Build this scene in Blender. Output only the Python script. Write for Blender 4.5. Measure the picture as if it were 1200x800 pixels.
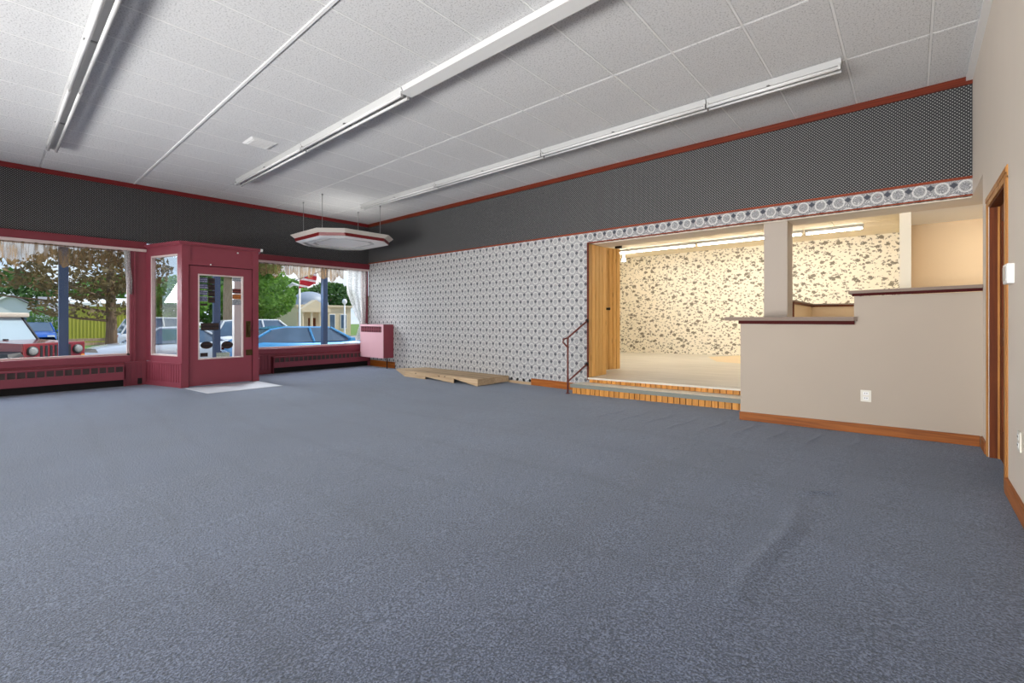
import bpy, bmesh, math, random
from mathutils import Vector, Matrix

for o in list(bpy.data.objects):
    bpy.data.objects.remove(o, do_unlink=True)
SC = bpy.context.scene
COL = SC.collection
random.seed(7)

# ------------------------------------------------------------------ camera
cam = bpy.data.cameras.new('camera')
cam.lens = 537.5 / 1200 * 36
cam.sensor_width = 36
cam.sensor_fit = 'HORIZONTAL'
cam.shift_y = -26.7 / 1200
cam.clip_start = 0.05
cam.clip_end = 400
co = bpy.data.objects.new('camera', cam)
COL.objects.link(co)
co.location = (10.894, -6.676, 1.235)
co.rotation_euler = (math.pi / 2, 0, math.radians(41.125))
SC.camera = co

# ------------------------------------------------------------------ view
SC.view_settings.view_transform = 'Standard'
SC.view_settings.look = 'None'
SC.view_settings.gamma = 1
SC.view_settings.use_curve_mapping = False
SC.view_settings.exposure = 0.0

# ------------------------------------------------------------------ sky
W = bpy.data.worlds.new('sky')
SC.world = W
W.use_nodes = True
nt = W.node_tree
nt.nodes.clear()
wo = nt.nodes.new('ShaderNodeOutputWorld')
bg = nt.nodes.new('ShaderNodeBackground')
bg.inputs['Strength'].default_value = 1.15
tc = nt.nodes.new('ShaderNodeTexCoord')
sx = nt.nodes.new('ShaderNodeSeparateXYZ')
nt.links.new(tc.outputs['Generated'], sx.inputs[0])
gr = nt.nodes.new('ShaderNodeValToRGB')
gr.color_ramp.elements[0].position = 0.0
gr.color_ramp.elements[0].color = (0.64, 0.78, 0.94, 1)
gr.color_ramp.elements[1].position = 0.6
gr.color_ramp.elements[1].color = (0.30, 0.50, 0.85, 1)
nt.links.new(sx.outputs['Z'], gr.inputs[0])
mp = nt.nodes.new('ShaderNodeMapping')
mp.inputs['Scale'].default_value = (1, 1, 3)
nt.links.new(tc.outputs['Generated'], mp.inputs[0])
cn = nt.nodes.new('ShaderNodeTexNoise')
cn.inputs['Scale'].default_value = 3.5
cn.inputs['Detail'].default_value = 6
nt.links.new(mp.outputs[0], cn.inputs['Vector'])
cr = nt.nodes.new('ShaderNodeValToRGB')
cr.color_ramp.elements[0].position = 0.48
cr.color_ramp.elements[1].position = 0.66
nt.links.new(cn.outputs['Fac'], cr.inputs[0])
mx = nt.nodes.new('ShaderNodeMixRGB')
mx.inputs['Color2'].default_value = (1.0, 1.0, 1.0, 1)
nt.links.new(cr.outputs['Color'], mx.inputs['Fac'])
nt.links.new(gr.outputs['Color'], mx.inputs['Color1'])
nt.links.new(mx.outputs['Color'], bg.inputs['Color'])
nt.links.new(bg.outputs[0], wo.inputs[0])

# ------------------------------------------------------------------ sun and large lights
sun = bpy.data.lights.new('sun', 'SUN')
sun.energy = 4.0
sun.angle = math.radians(0.6)
sun.color = (1, 0.95, 0.87)
so = bpy.data.objects.new('sun', sun)
COL.objects.link(so)
so.rotation_euler = Vector((-0.22, -0.62, -0.85)).to_track_quat('-Z', 'Y').to_euler()


def area(name, loc, direction, sx_, sy_, power, color=(1, 1, 1), spread=180):
    l = bpy.data.lights.new(name, 'AREA')
    l.shape = 'RECTANGLE'
    l.size = sx_
    l.size_y = sy_
    l.energy = power
    l.color = color
    l.spread = math.radians(spread)
    o = bpy.data.objects.new(name, l)
    COL.objects.link(o)
    o.location = loc
    o.rotation_euler = Vector(direction).to_track_quat('-Z', 'Z').to_euler()
    return o


# fill panels added out of view to brighten the hall and its ceiling
area('fill_rear', (6.9, -12.4, 0.9), (0.06, 1, 0.34), 8.6, 1.4, 385, (1.0, 0.99, 0.975), 95)
area('fill_front', (0.35, -10.0, 0.9), (1, 0.45, 0.02), 5.0, 1.3, 70, (0.97, 0.985, 1.0), 120)
area('fill_side', (10.9, -11.4, 0.8), (-0.1, 0.9, 0.38), 2.6, 1.2, 70, (1.0, 0.985, 0.965), 100)
# lamp tray on top of the hanging canopy, shining at the ceiling
area('canopy_uplight', (1.57, -1.58, 3.03), (0, 0, 1), 1.5, 1.3, 5, (1.0, 0.99, 0.97))
# lamps added unseen above windows and entrance, boosting daylight on the floor
for yw, ln in ((-7.0, 3.4), (-3.75, 1.0), (-1.45, 2.4)):
    area('window_fill', (-0.75, yw, 2.95), (1, 0, -0.8), ln, 0.7, 62 * ln, (0.94, 0.97, 1.0), 150)
# the stage's own fluorescent battens; front pair added unseen for soffit and column
for xs, ys_l, pw in ((5.7, 4.85, 20), (8.0, 4.85, 17), (9.65, 4.85, 8), (5.7, 1.9, 14), (9.9, 1.5, 21)):
    area('stage_light_and_fill', (xs, ys_l, 3.0), (0, 0, -1), 2.2 if pw > 20 else 1.0, 0.12, pw, (1.0, 0.975, 0.94))
area('alcove_light', (11.95, 0.9, 2.46), (-0.25, 0.0, -1), 0.6, 0.6, 11, (1.0, 0.93, 0.80))  # unseen lamp added to brighten the alcove wall and the soffit


# ------------------------------------------------------------------ helpers
def lin(c):
    return tuple(((v / 255) / 12.92 if v / 255 <= 0.04045 else ((v / 255 + 0.055) / 1.055) ** 2.4) for v in c)


class NT:
    """Small helper around a material's node tree."""

    def __init__(s, name):
        s.m = bpy.data.materials.new(name)
        s.m.use_nodes = True
        s.t = s.m.node_tree
        s.b = s.t.nodes['Principled BSDF']
        s.out = s.t.nodes['Material Output']

    def n(s, kind, **kw):
        x = s.t.nodes.new(kind)
        for k, v in kw.items():
            setattr(x, k, v)
        return x

    def l(s, a, b):
        s.t.links.new(a, b)

    def math(s, op, a, b=None, clamp=False):
        x = s.n('ShaderNodeMath', operation=op, use_clamp=clamp)
        for i, v in enumerate((a, b)):
            if v is None:
                continue
            if isinstance(v, (int, float)):
                x.inputs[i].default_value = v
            else:
                s.l(v, x.inputs[i])
        return x.outputs[0]

    def pos(s):
        return s.n('ShaderNodeNewGeometry').outputs['Position']

    def obj(s):
        return s.n('ShaderNodeTexCoord').outputs['Object']

    def mapping(s, vec, scale=(1, 1, 1), rot=(0, 0, 0), loc=(0, 0, 0)):
        x = s.n('ShaderNodeMapping')
        x.inputs['Scale'].default_value = scale
        x.inputs['Rotation'].default_value = rot
        x.inputs['Location'].default_value = loc
        s.l(vec, x.inputs[0])
        return x.outputs[0]

    def noise(s, vec, scale, detail=2, rough=0.5):
        x = s.n('ShaderNodeTexNoise')
        x.inputs['Scale'].default_value = scale
        x.inputs['Detail'].default_value = detail
        x.inputs['Roughness'].default_value = rough
        s.l(vec, x.inputs['Vector'])
        return x.outputs['Fac']

    def ramp(s, fac, stops):
        x = s.n('ShaderNodeValToRGB')
        e = x.color_ramp.elements
        while len(e) < len(stops):
            e.new(0.5)
        for i, (p, c) in enumerate(stops):
            e[i].position = p
            e[i].color = (*c, 1) if len(c) == 3 else c
        s.l(fac, x.inputs[0])
        return x.outputs['Color']

    def mix(s, fac, a, b):
        x = s.n('ShaderNodeMixRGB')
        for i, v in ((0, fac), (1, a), (2, b)):
            if isinstance(v, (int, float)):
                x.inputs[i].default_value = v
            elif isinstance(v, tuple):
                x.inputs[i].default_value = (*v, 1)
            else:
                s.l(v, x.inputs[i])
        return x.outputs[0]

    def bump(s, h, strength=0.3, dist=0.01):
        x = s.n('ShaderNodeBump')
        x.inputs['Strength'].default_value = strength
        x.inputs['Distance'].default_value = dist
        s.l(h, x.inputs['Height'])
        s.l(x.outputs[0], s.b.inputs['Normal'])

    def color(s, v):
        if isinstance(v, tuple):
            s.b.inputs['Base Color'].default_value = (*v, 1)
        else:
            s.l(v, s.b.inputs['Base Color'])

    def sep(s, vec):
        x = s.n('ShaderNodeSeparateXYZ')
        s.l(vec, x.inputs[0])
        return x.outputs

    def set(s, **kw):
        for k, v in kw.items():
            s.b.inputs[k.replace('_', ' ')].default_value = v


def paint(name, rgb, rough=0.55, var=0.06, scale=6, metal=0.0, spec=None):
    """Plain painted or moulded surface with faint mottling."""
    k = NT(name)
    c = lin(rgb)
    f = k.noise(k.pos(), scale, 3)
    k.color(k.mix(f, tuple(v * (1 - var) for v in c), tuple(min(1, v * (1 + var)) for v in c)))
    k.set(Roughness=rough, Metallic=metal)
    if spec is not None:
        k.b.inputs['Specular IOR Level'].default_value = spec
    return k.m


def wood(name, a, b, axis='z', rough=0.4, knots=True, grain=1.0, dark=None):
    """Wood grain stretched along one axis, with knots; each object gets its own tone."""
    k = NT(name)
    sc = {'x': (0.7, 14, 14), 'y': (14, 0.7, 14), 'z': (14, 14, 0.7)}[axis]
    v = k.mapping(k.pos(), tuple(q * grain for q in sc))
    f = k.noise(v, 3.0, 5, 0.6)
    c = k.ramp(f, [(0.3, lin(a)), (0.7, lin(b))])
    if knots:
        sk = {'x': (1.2, 7, 7), 'y': (7, 1.2, 7), 'z': (7, 7, 1.2)}[axis]
        vo = k.n('ShaderNodeTexVoronoi')
        vo.inputs['Scale'].default_value = 1.6
        k.l(k.mapping(k.pos(), sk), vo.inputs['Vector'])
        g = k.ramp(vo.outputs['Distance'], [(0.06, (1, 1, 1)), (0.14, (0, 0, 0))])
        c = k.mix(k.math('MULTIPLY', g, 0.6), c, lin(dark or (105, 58, 24)))
    oi = k.n('ShaderNodeObjectInfo')
    hs = k.n('ShaderNodeHueSaturation')
    k.l(k.math('ADD', k.math('MULTIPLY', oi.outputs['Random'], 0.28), 0.86), hs.inputs['Value'])
    k.l(c, hs.inputs['Color'])
    k.color(hs.outputs[0])
    k.set(Roughness=max(rough, 0.5))
    k.b.inputs['Specular IOR Level'].default_value = 0.25
    return k.m


def glass(name, tint=(0.97, 0.98, 0.98), gloss=0.06):  # share of the mirror reflection kept
    k = NT(name)
    k.t.nodes.remove(k.b)
    tr = k.n('ShaderNodeBsdfTransparent')
    tr.inputs[0].default_value = (*tint, 1)
    gl = k.n('ShaderNodeBsdfGlossy')
    gl.inputs['Roughness'].default_value = 0.02
    mxs = k.n('ShaderNodeMixShader')
    fr = k.n('ShaderNodeFresnel')
    fr.inputs['IOR'].default_value = 1.3
    k.l(k.math('MULTIPLY', fr.outputs[0], gloss * 5.0, clamp=True), mxs.inputs[0])
    k.l(tr.outputs[0], mxs.inputs[1])
    k.l(gl.outputs[0], mxs.inputs[2])
    k.l(mxs.outputs[0], k.out.inputs[0])
    return k.m


def lamp_mat(name, rgb, strength):
    k = NT(name)
    k.color(lin(rgb))
    k.b.inputs['Emission Color'].default_value = (*lin(rgb), 1)
    k.b.inputs['Emission Strength'].default_value = strength
    return k.m


def sheer(name, rgb, alpha, holes=40, fold=1.0):
    """Thin lace: a woven cloth that lets part of the light straight through."""
    k = NT(name)
    k.t.nodes.remove(k.b)
    d = k.n('ShaderNodeBsdfDiffuse')
    tl = k.n('ShaderNodeBsdfTranslucent')
    tr = k.n('ShaderNodeBsdfTransparent')
    f = k.noise(k.mapping(k.pos(), (1, 1, fold)), holes, 2)
    c = k.mix(f, tuple(v * 0.5 for v in lin(rgb)), lin(rgb))
    k.l(c, d.inputs[0])
    k.l(c, tl.inputs[0])
    m1 = k.n('ShaderNodeMixShader')
    m1.inputs[0].default_value = 0.5
    k.l(d.outputs[0], m1.inputs[1])
    k.l(tl.outputs[0], m1.inputs[2])
    m2 = k.n('ShaderNodeMixShader')
    g = k.ramp(f, [(0.4, (max(alpha - 0.2, 0),) * 3), (0.62, (min(alpha + 0.2, 1),) * 3)])
    k.l(g, m2.inputs[0])
    k.l(tr.outputs[0], m2.inputs[1])
    k.l(m1.outputs[0], m2.inputs[2])
    k.l(m2.outputs[0], k.out.inputs[0])
    return k.m


WLOC = {}


class MB:
    """Collects shapes in world coordinates and links them as ONE mesh object."""

    def __init__(s):
        s.v, s.f = [], []

    def add(s, vs, fs):
        o = len(s.v)
        s.v += [tuple(p) for p in vs]
        s.f += [tuple(i + o for i in f) for f in fs]
        return s

    def box(s, x0, x1, y0, y1, z0, z1):
        return s.hexa([(x0, y0, z0), (x1, y0, z0), (x1, y1, z0), (x0, y1, z0)], [(x0, y0, z1), (x1, y0, z1), (x1, y1, z1), (x0, y1, z1)])

    def hexa(s, bot, top):
        n = len(bot)
        fs = [tuple(range(n - 1, -1, -1)), tuple(range(n, 2 * n))]
        fs += [(i, (i + 1) % n, n + (i + 1) % n, n + i) for i in range(n)]
        return s.add(list(bot) + list(top), fs)

    def prism(s, poly, z0, z1):
        return s.hexa([(x, y, z0) for x, y in poly], [(x, y, z1) for x, y in poly])

    def bbox(s, x0, x1, y0, y1, z0, z1, r=0.008):
        """Box with chamfered long edges (all twelve)."""
        b = bmesh.new()
        bmesh.ops.create_cube(b, size=1)
        for w in b.verts:
            w.co = Vector(((x0 + x1) / 2 + w.co.x * (x1 - x0), (y0 + y1) / 2 + w.co.y * (y1 - y0), (z0 + z1) / 2 + w.co.z * (z1 - z0)))
        bmesh.ops.bevel(b, geom=list(b.edges), offset=r, segments=2, affect='EDGES', profile=0.6)
        b.verts.index_update()
        s.add([w.co[:] for w in b.verts], [[w.index for w in f.verts] for f in b.faces])
        b.free()
        return s

    def tube(s, pts, r, n=8, cap=True):
        pts = [Vector(p) for p in pts]
        rs = r if isinstance(r, (list, tuple)) else [r] * len(pts)
        rings = []
        up = None
        for i, p in enumerate(pts):
            d = (pts[min(i + 1, len(pts) - 1)] - pts[max(i - 1, 0)]).normalized()
            if up is None:
                up = Vector((0, 0, 1)) if abs(d.z) < 0.9 else Vector((1, 0, 0))
            a = d.cross(up).normalized()
            b = a.cross(d).normalized()
            up = b
            rings.append([p + (a * math.cos(2 * math.pi * k / n) + b * math.sin(2 * math.pi * k / n)) * rs[i] for k in range(n)])
        vs = [q for ring in rings for q in ring]
        fs = []
        for i in range(len(pts) - 1):
            for k in range(n):
                fs.append((i * n + k, i * n + (k + 1) % n, (i + 1) * n + (k + 1) % n, (i + 1) * n + k))
        if cap:
            fs.append(tuple(range(n - 1, -1, -1)))
            fs.append(tuple(range((len(pts) - 1) * n, len(pts) * n)))
        return s.add(vs, fs)

    def lathe(s, c, prof, n=16, axis='z'):
        vs, fs = [], []
        for r, h in prof:
            for k in range(n):
                a = 2 * math.pi * k / n
                p = (r * math.cos(a), r * math.sin(a), h)
                if axis == 'y':
                    p = (p[0], p[2], p[1])
                if axis == 'x':
                    p = (p[2], p[0], p[1])
                vs.append((c[0] + p[0], c[1] + p[1], c[2] + p[2]))
        m = len(prof)
        for i in range(m - 1):
            for k in range(n):
                fs.append((i * n + k, i * n + (k + 1) % n, (i + 1) * n + (k + 1) % n, (i + 1) * n + k))
        fs.append(tuple(range(n - 1, -1, -1)))
        fs.append(tuple(range((m - 1) * n, m * n)))
        return s.add(vs, fs)

    def map(s, fn):
        s.v = [tuple(fn(*p)) for p in s.v]
        return s

    def build(s, name, mat, parent=None, smooth=False, fix=True):
        me = bpy.data.meshes.new(name)
        if parent is not None:
            o0 = Vector(WLOC[parent.name])
        else:
            xs, ys, zs = zip(*s.v)
            o0 = Vector(((min(xs) + max(xs)) / 2, (min(ys) + max(ys)) / 2, min(zs)))
        me.from_pydata([tuple(Vector(p) - o0) for p in s.v], [], s.f)
        me.materials.append(mat)
        if fix:
            b = bmesh.new()
            b.from_mesh(me)
            bmesh.ops.recalc_face_normals(b, faces=b.faces)
            b.to_mesh(me)
            b.free()
        if smooth:
            for p in me.polygons:
                p.use_smooth = True
        me.update()
        o = bpy.data.objects.new(name, me)
        COL.objects.link(o)
        if parent is not None:
            o.parent = parent
        else:
            o.location = o0
        WLOC[o.name] = tuple(o0)
        return o


def tag(o, label=None, cat=None, group=None, kind=None):
    if label:
        o['label'] = label
    if cat:
        o['category'] = cat
    if group:
        o['group'] = group
    if kind:
        o['kind'] = kind
    return o


def thing(name, label, cat, loc, group=None, kind=None):
    o = bpy.data.objects.new(name, None)
    COL.objects.link(o)
    o.location = loc
    o.empty_display_size = 0.1
    WLOC[o.name] = tuple(loc)
    return tag(o, label, cat, group, kind)


def struct(name, mb, m, label=None, cat=None, parent=None):
    o = mb.build(name, m, parent)
    if parent is None:
        tag(o, label, cat, None, 'structure')
    return o


def copy_tree(o, parent=None):
    c = o.copy()
    COL.objects.link(c)
    if parent is not None:
        c.parent = parent
    for ch in [q for q in bpy.data.objects if q.parent == o]:
        copy_tree(ch, c)
    return c


def box(name, m, parent, *b):
    return MB().box(*b).build(name, m, parent)


# the old floor climbs gently towards the counter end of the hall
def zf(x):
    return 0.0 if x < 6.5 else 0.0222 * (x - 6.5)


def zp(x):  # stage platform
    return 0.245 + 0.0205 * (x - 6.78)


HC = 3.733
XR = 11.36
YB = -13.0

# ------------------------------------------------------------------ materials
M = {}
M['plaster'] = paint('beige_plaster', (230, 218, 203), 0.7, 0.03, 2.5)
M['plaster_grey'] = paint('greige_plaster', (180, 167, 152), 0.7, 0.04, 2.0)
M['cream'] = paint('cream_plaster', (246, 234, 210), 0.7, 0.03, 2.5)
M['tan'] = paint('tan_plaster', (222, 196, 160), 0.7, 0.03, 2.5)
M['white'] = paint('white_enamel', (236, 236, 234), 0.4, 0.02, 8)
M['fixture'] = paint('fixture_enamel', (184, 184, 183), 0.35, 0.02, 8)
M['tube'] = paint('glass_tube', (214, 214, 213), 0.15, 0.01, 8)
M['maroon'] = paint('maroon_paint', (148, 66, 80), 0.42, 0.08, 5)
M['maroon_dark'] = paint('dark_maroon_paint', (128, 38, 52), 0.42, 0.08, 5)
M['crimson'] = paint('crimson_trim_paint', (120, 22, 24), 0.4, 0.08, 5)
M['pink'] = paint('pink_enamel', (214, 168, 176), 0.45, 0.03, 6)
M['pinkwhite'] = paint('pinkish_white_paint', (224, 205, 200), 0.55, 0.06, 14)
M['dark'] = paint('dark_recess', (26, 22, 22), 0.8, 0.1, 10)
M['slot'] = paint('grille_shadow', (88, 74, 72), 0.7, 0.1, 30)
M['brass'] = paint('aged_brass', (92, 76, 48), 0.35, 0.2, 40, 0.9)
M['black_metal'] = paint('black_metal', (38, 30, 28), 0.45, 0.1, 20, 0.6)
M['rod'] = paint('steel_rod', (150, 150, 150), 0.4, 0.05, 20, 0.8)
M['rail'] = paint('brown_rail_paint', (112, 58, 52), 0.5, 0.15, 30)
M['counter'] = paint('taupe_laminate', (140, 124, 112), 0.75, 0.06, 30)
M['counter_edge'] = paint('dark_red_edge', (70, 12, 10), 0.7, 0.1, 30, spec=0.2)
M['vinyl_edge'] = paint('grey_nosing', (128, 132, 124), 0.6, 0.06, 20)
M['switch'] = paint('ivory_plastic', (224, 220, 208), 0.4, 0.02, 20)
M['pine'] = wood('pine_board', (222, 162, 84), (246, 202, 130), 'z', 0.45, dark=(130, 74, 28))
M['pine_dark'] = wood('stained_riser_board', (188, 120, 46), (222, 160, 82), 'z', 0.5)
M['trimwood'] = wood('reddish_trim_wood', (78, 24, 9), (108, 40, 16), 'x', knots=False)
M['striptrim'] = wood('red_strip_wood', (116, 44, 20), (150, 66, 32), 'x', knots=False)
M['basewood'] = wood('baseboard_wood', (124, 64, 18), (172, 100, 38), 'x', knots=False)
M['basewood_y'] = wood('baseboard_wood_side', (150, 86, 40), (182, 114, 60), 'y', knots=False)
M['doorwood'] = wood('brown_door_wood', (88, 38, 10), (124, 60, 20), 'z', 0.6, False)
M['casewood'] = wood('casing_wood', (160, 100, 40), (204, 146, 78), 'z', knots=False)
M['rampwood'] = wood('weathered_lumber', (176, 148, 116), (206, 182, 150), 'x', 0.8)
M['glass'] = glass('window_glass')


def carpet_mat():
    k = NT('blue_grey_carpet')
    p = k.pos()
    f1 = k.noise(p, 120, 4, 0.8)
    f2 = k.noise(k.mapping(p, (1, 1, 0.2)), 1.1, 5, 0.6)
    f3 = k.noise(p, 60, 2, 0.5)
    c = k.ramp(f1, [(0.40, lin(CARPET_A)), (0.5, lin(CARPET_B)), (0.61, lin(CARPET_C))])
    hs = k.n('ShaderNodeHueSaturation')
    k.l(k.math('ADD', k.math('MULTIPLY', f2, 0.8), 0.6), hs.inputs['Value'])
    k.l(c, hs.inputs['Color'])
    # seams left by the carpet rolls and the vacuum, a little darker than the pile
    s = k.sep(p)
    w = k.n('ShaderNodeTexWave', wave_type='BANDS', bands_direction='Y')
    w.inputs['Scale'].default_value = 0.42
    w.inputs['Distortion'].default_value = 5.0
    w.inputs['Detail'].default_value = 3
    w.inputs['Detail Scale'].default_value = 0.6
    k.l(p, w.inputs['Vector'])
    g = k.ramp(w.outputs['Fac'], [(0.0, (0.86, 0.86, 0.86)), (0.08, (1, 1, 1))])
    mm = k.n('ShaderNodeMixRGB', blend_type='MULTIPLY')
    mm.inputs[0].default_value = 0.9
    k.l(hs.outputs[0], mm.inputs[1])
    k.l(g, mm.inputs[2])
    k.color(mm.outputs[0])
    k.bump(k.math('ADD', f1, f3), 0.7, 0.008)
    k.set(Roughness=0.95)
    k.b.inputs['Sheen Weight'].default_value = 0.55
    k.b.inputs['Sheen Tint'].default_value = (0.82, 0.90, 1.0, 1)
    k.b.inputs['Sheen Roughness'].default_value = 0.55
    k.b.inputs['Specular IOR Level'].default_value = 0.1
    return k.m


CARPET_A, CARPET_B, CARPET_C = (20, 26, 42), (62, 73, 99), (132, 145, 174)
M['carpet'] = carpet_mat()


def tile_mat():
    k = NT('fissured_ceiling_tile')
    p = k.pos()
    f = k.noise(p, 75, 3, 0.6)
    oi = k.n('ShaderNodeObjectInfo')
    c = k.ramp(f, [(0.34, lin((178, 178, 178))), (0.46, lin((222, 222, 222))), (1.0, lin((230, 230, 230)))])
    hs = k.n('ShaderNodeHueSaturation')
    k.l(k.math('ADD', k.math('MULTIPLY', oi.outputs['Random'], 0.04), 0.97), hs.inputs['Value'])
    k.l(c, hs.inputs['Color'])
    k.color(hs.outputs[0])
    k.bump(f, 0.25, 0.006)
    k.set(Roughness=0.9)
    return k.m


M['tile'] = tile_mat()
M['tee'] = paint('ceiling_tee', (240, 240, 239), 0.5, 0.02, 8)


def medallion_mat(name='medallion_wallpaper', lo=(132, 133, 136), hi=(166, 166, 166), scroll=0.55, dotk=0.88, redk=0.16):
    """Printed wallpaper: rings on a staggered lattice with a dark flower between them."""
    k = NT(name)
    s = k.sep(k.pos())
    PX, PZ = 0.180, 0.271

    def cell(ox, oz):
        fu = k.math('SUBTRACT', k.math('FRACT', k.math('ADD', k.math('DIVIDE', s[0], PX), ox + 20)), 0.5)
        fv = k.math('SUBTRACT', k.math('FRACT', k.math('ADD', k.math('DIVIDE', s[2], PZ), oz + 20)), 0.5)
        return k.math('MULTIPLY', fu, PX), k.math('MULTIPLY', fv, PZ)

    def dist(ox, oz, sx=1.0, sz=1.0):
        a, b = cell(ox, oz)
        a, b = k.math('MULTIPLY', a, sx), k.math('MULTIPLY', b, sz)
        return k.math('SQRT', k.math('ADD', k.math('MULTIPLY', a, a), k.math('MULTIPLY', b, b)))
    OX, OZ = 0.16, 0.36
    d = k.math('MINIMUM', dist(OX, OZ, 1, 0.92), dist(OX + 0.5, OZ + 0.5, 1, 0.92))
    a, b = cell(OX, OZ + 0.42)
    a2, b2 = cell(OX + 0.5, OZ + 0.92)

    def dia(a_, b_):
        return k.math('ADD', k.math('ABSOLUTE', a_), k.math('ABSOLUTE', b_))
    dd = k.math('MINIMUM', dia(a, b), dia(a2, b2))
    nz = k.noise(k.pos(), 55, 3, 0.7)
    base = k.mix(nz, lin(lo), lin(hi))
    n3 = k.noise(k.pos(), 26, 1)
    ln = k.math('ABSOLUTE', k.math('SUBTRACT', k.math('FRACT', k.math('MULTIPLY', n3, 9)), 0.5))
    sc_ = k.ramp(ln, [(0.06, (1, 1, 1)), (0.2, (0, 0, 0))])
    base = k.mix(k.math('MULTIPLY', sc_, scroll), base, lin((226, 224, 220)))
    ring = k.ramp(d, [(0.044, (0, 0, 0)), (0.050, (1, 1, 1)), (0.059, (1, 1, 1)), (0.064, (0, 0, 0))])
    c = k.mix(k.math('MULTIPLY', ring, 0.62), base, lin((226, 224, 220)))
    edge = k.ramp(d, [(0.063, (0, 0, 0)), (0.067, (1, 1, 1)), (0.071, (0, 0, 0))])
    c = k.mix(k.math('MULTIPLY', edge, 0.45), c, lin((110, 112, 120)))
    core = k.ramp(d, [(0.012, (1, 1, 1)), (0.03, (0, 0, 0))])
    c = k.mix(k.math('MULTIPLY', core, 0.35), c, lin((130, 132, 140)))
    dot = k.ramp(dd, [(0.028, (1, 1, 1)), (0.041, (0, 0, 0))])
    c = k.mix(k.math('MULTIPLY', dot, dotk), c, lin((60, 63, 74)))
    n2 = k.noise(k.pos(), 14, 2)
    red = k.ramp(n2, [(0.64, (0, 0, 0)), (0.70, (1, 1, 1))])
    c = k.mix(k.math('MULTIPLY', red, redk), c, lin((150, 84, 90)))
    k.color(c)
    k.set(Roughness=0.6)
    return k.m


M['medallion'] = medallion_mat()
M['border'] = medallion_mat('medallion_border', (92, 94, 102), (150, 149, 148), 0.7, 1.0, 0.3)


def dots_mat(axis):
    k = NT('dark_diamond_dot_wallpaper_' + axis)
    s = k.sep(k.pos())
    u = s[0] if axis == 'x' else s[1]
    w = 2 * math.pi / 0.034
    q = k.math('MULTIPLY', k.math('SINE', k.math('MULTIPLY', u, w)), k.math('SINE', k.math('MULTIPLY', s[2], w)))
    f = k.ramp(q, [(0.52, (0, 0, 0)), (0.70, (1, 1, 1))])
    n = k.noise(k.pos(), 1.2, 3)
    dk = k.mix(n, lin((28, 29, 34)), lin((38, 38, 41)))
    k.color(k.mix(f, dk, lin((158, 158, 156))))
    k.set(Roughness=0.6)
    return k.m


M['dots_x'] = dots_mat('x')
M['dots_y'] = dots_mat('y')


def floral_mat():
    k = NT('cream_floral_wallpaper')
    p = k.mapping(k.pos(), (1, 0.02, 1))
    wv = k.noise(p, 11, 2)
    sh = k.n('ShaderNodeVectorMath', operation='ADD')
    cx = k.n('ShaderNodeCombineXYZ')
    k.l(k.math('MULTIPLY', wv, 0.10), cx.inputs[0])
    k.l(k.math('MULTIPLY', k.noise(k.mapping(p, loc=(3, 0, 8)), 11, 2), 0.10), cx.inputs[2])
    k.l(p, sh.inputs[0])
    k.l(cx.outputs[0], sh.inputs[1])
    out = None
    w2 = k.noise(k.mapping(p, loc=(1, 0, 5)), 42, 2)
    for sc, r0, r1, a in ((5.6, 0.29, 0.36, 0.5), (9.5, 0.24, 0.31, -0.7), (15.0, 0.21, 0.29, 0.2)):
        v = k.n('ShaderNodeTexVoronoi')
        v.inputs['Scale'].default_value = sc
        v.inputs['Randomness'].default_value = 0.7
        k.l(k.mapping(sh.outputs[0], (1.0, 1.0, 1.5), (0, a, 0), (a, 0, 2 * a)), v.inputs['Vector'])
        f = k.ramp(k.math('ADD', v.outputs['Distance'], k.math('MULTIPLY', k.math('SUBTRACT', w2, 0.5), 0.55)), [(r0, (1, 1, 1)), (r1, (0, 0, 0))])
        out = f if out is None else k.math('MAXIMUM', out, k.math('MULTIPLY', f, 0.85))
    n = k.noise(p, 45, 2)
    leaf = k.mix(n, lin((92, 86, 74)), lin((160, 152, 132)))
    k.color(k.mix(out, lin((246, 239, 222)), leaf))
    k.set(Roughness=0.6)
    return k.m


M['floral'] = floral_mat()


def vinyl_mat():
    k = NT('pale_stage_vinyl')
    p = k.pos()
    f = k.noise(k.mapping(p, (0.5, 3, 1)), 2.5, 5, 0.6)
    c = k.ramp(f, [(0.3, lin((202, 196, 182))), (0.6, lin((218, 212, 198)))])
    v = k.n('ShaderNodeTexVoronoi')
    k.color(c)
    k.set(Roughness=0.5)
    return k.m


M['vinyl'] = vinyl_mat()
M['patch'] = paint('warm_tan', (228, 206, 168), 0.6, 0.08, 5)

# ------------------------------------------------------------------ SETTING: floor
fl = MB()
nx, ny = 60, 66
xs = [-0.05 + (XR + 1.3) * i / nx for i in range(nx + 1)]
ys = [YB + (-YB + 0.05) * j / ny for j in range(ny + 1)]
fl.add([(x, y, zf(x)) for y in ys for x in xs], [(j * (nx + 1) + i, j * (nx + 1) + i + 1, (j + 1) * (nx + 1) + i + 1, (j + 1) * (nx + 1) + i) for j in range(ny) for i in range(nx)])
floor = struct('floor', fl, M['carpet'], 'blue grey carpet floor of the empty hall', 'floor')

# wrinkles of the loose carpet in front of the counter
wr = MB()


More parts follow.
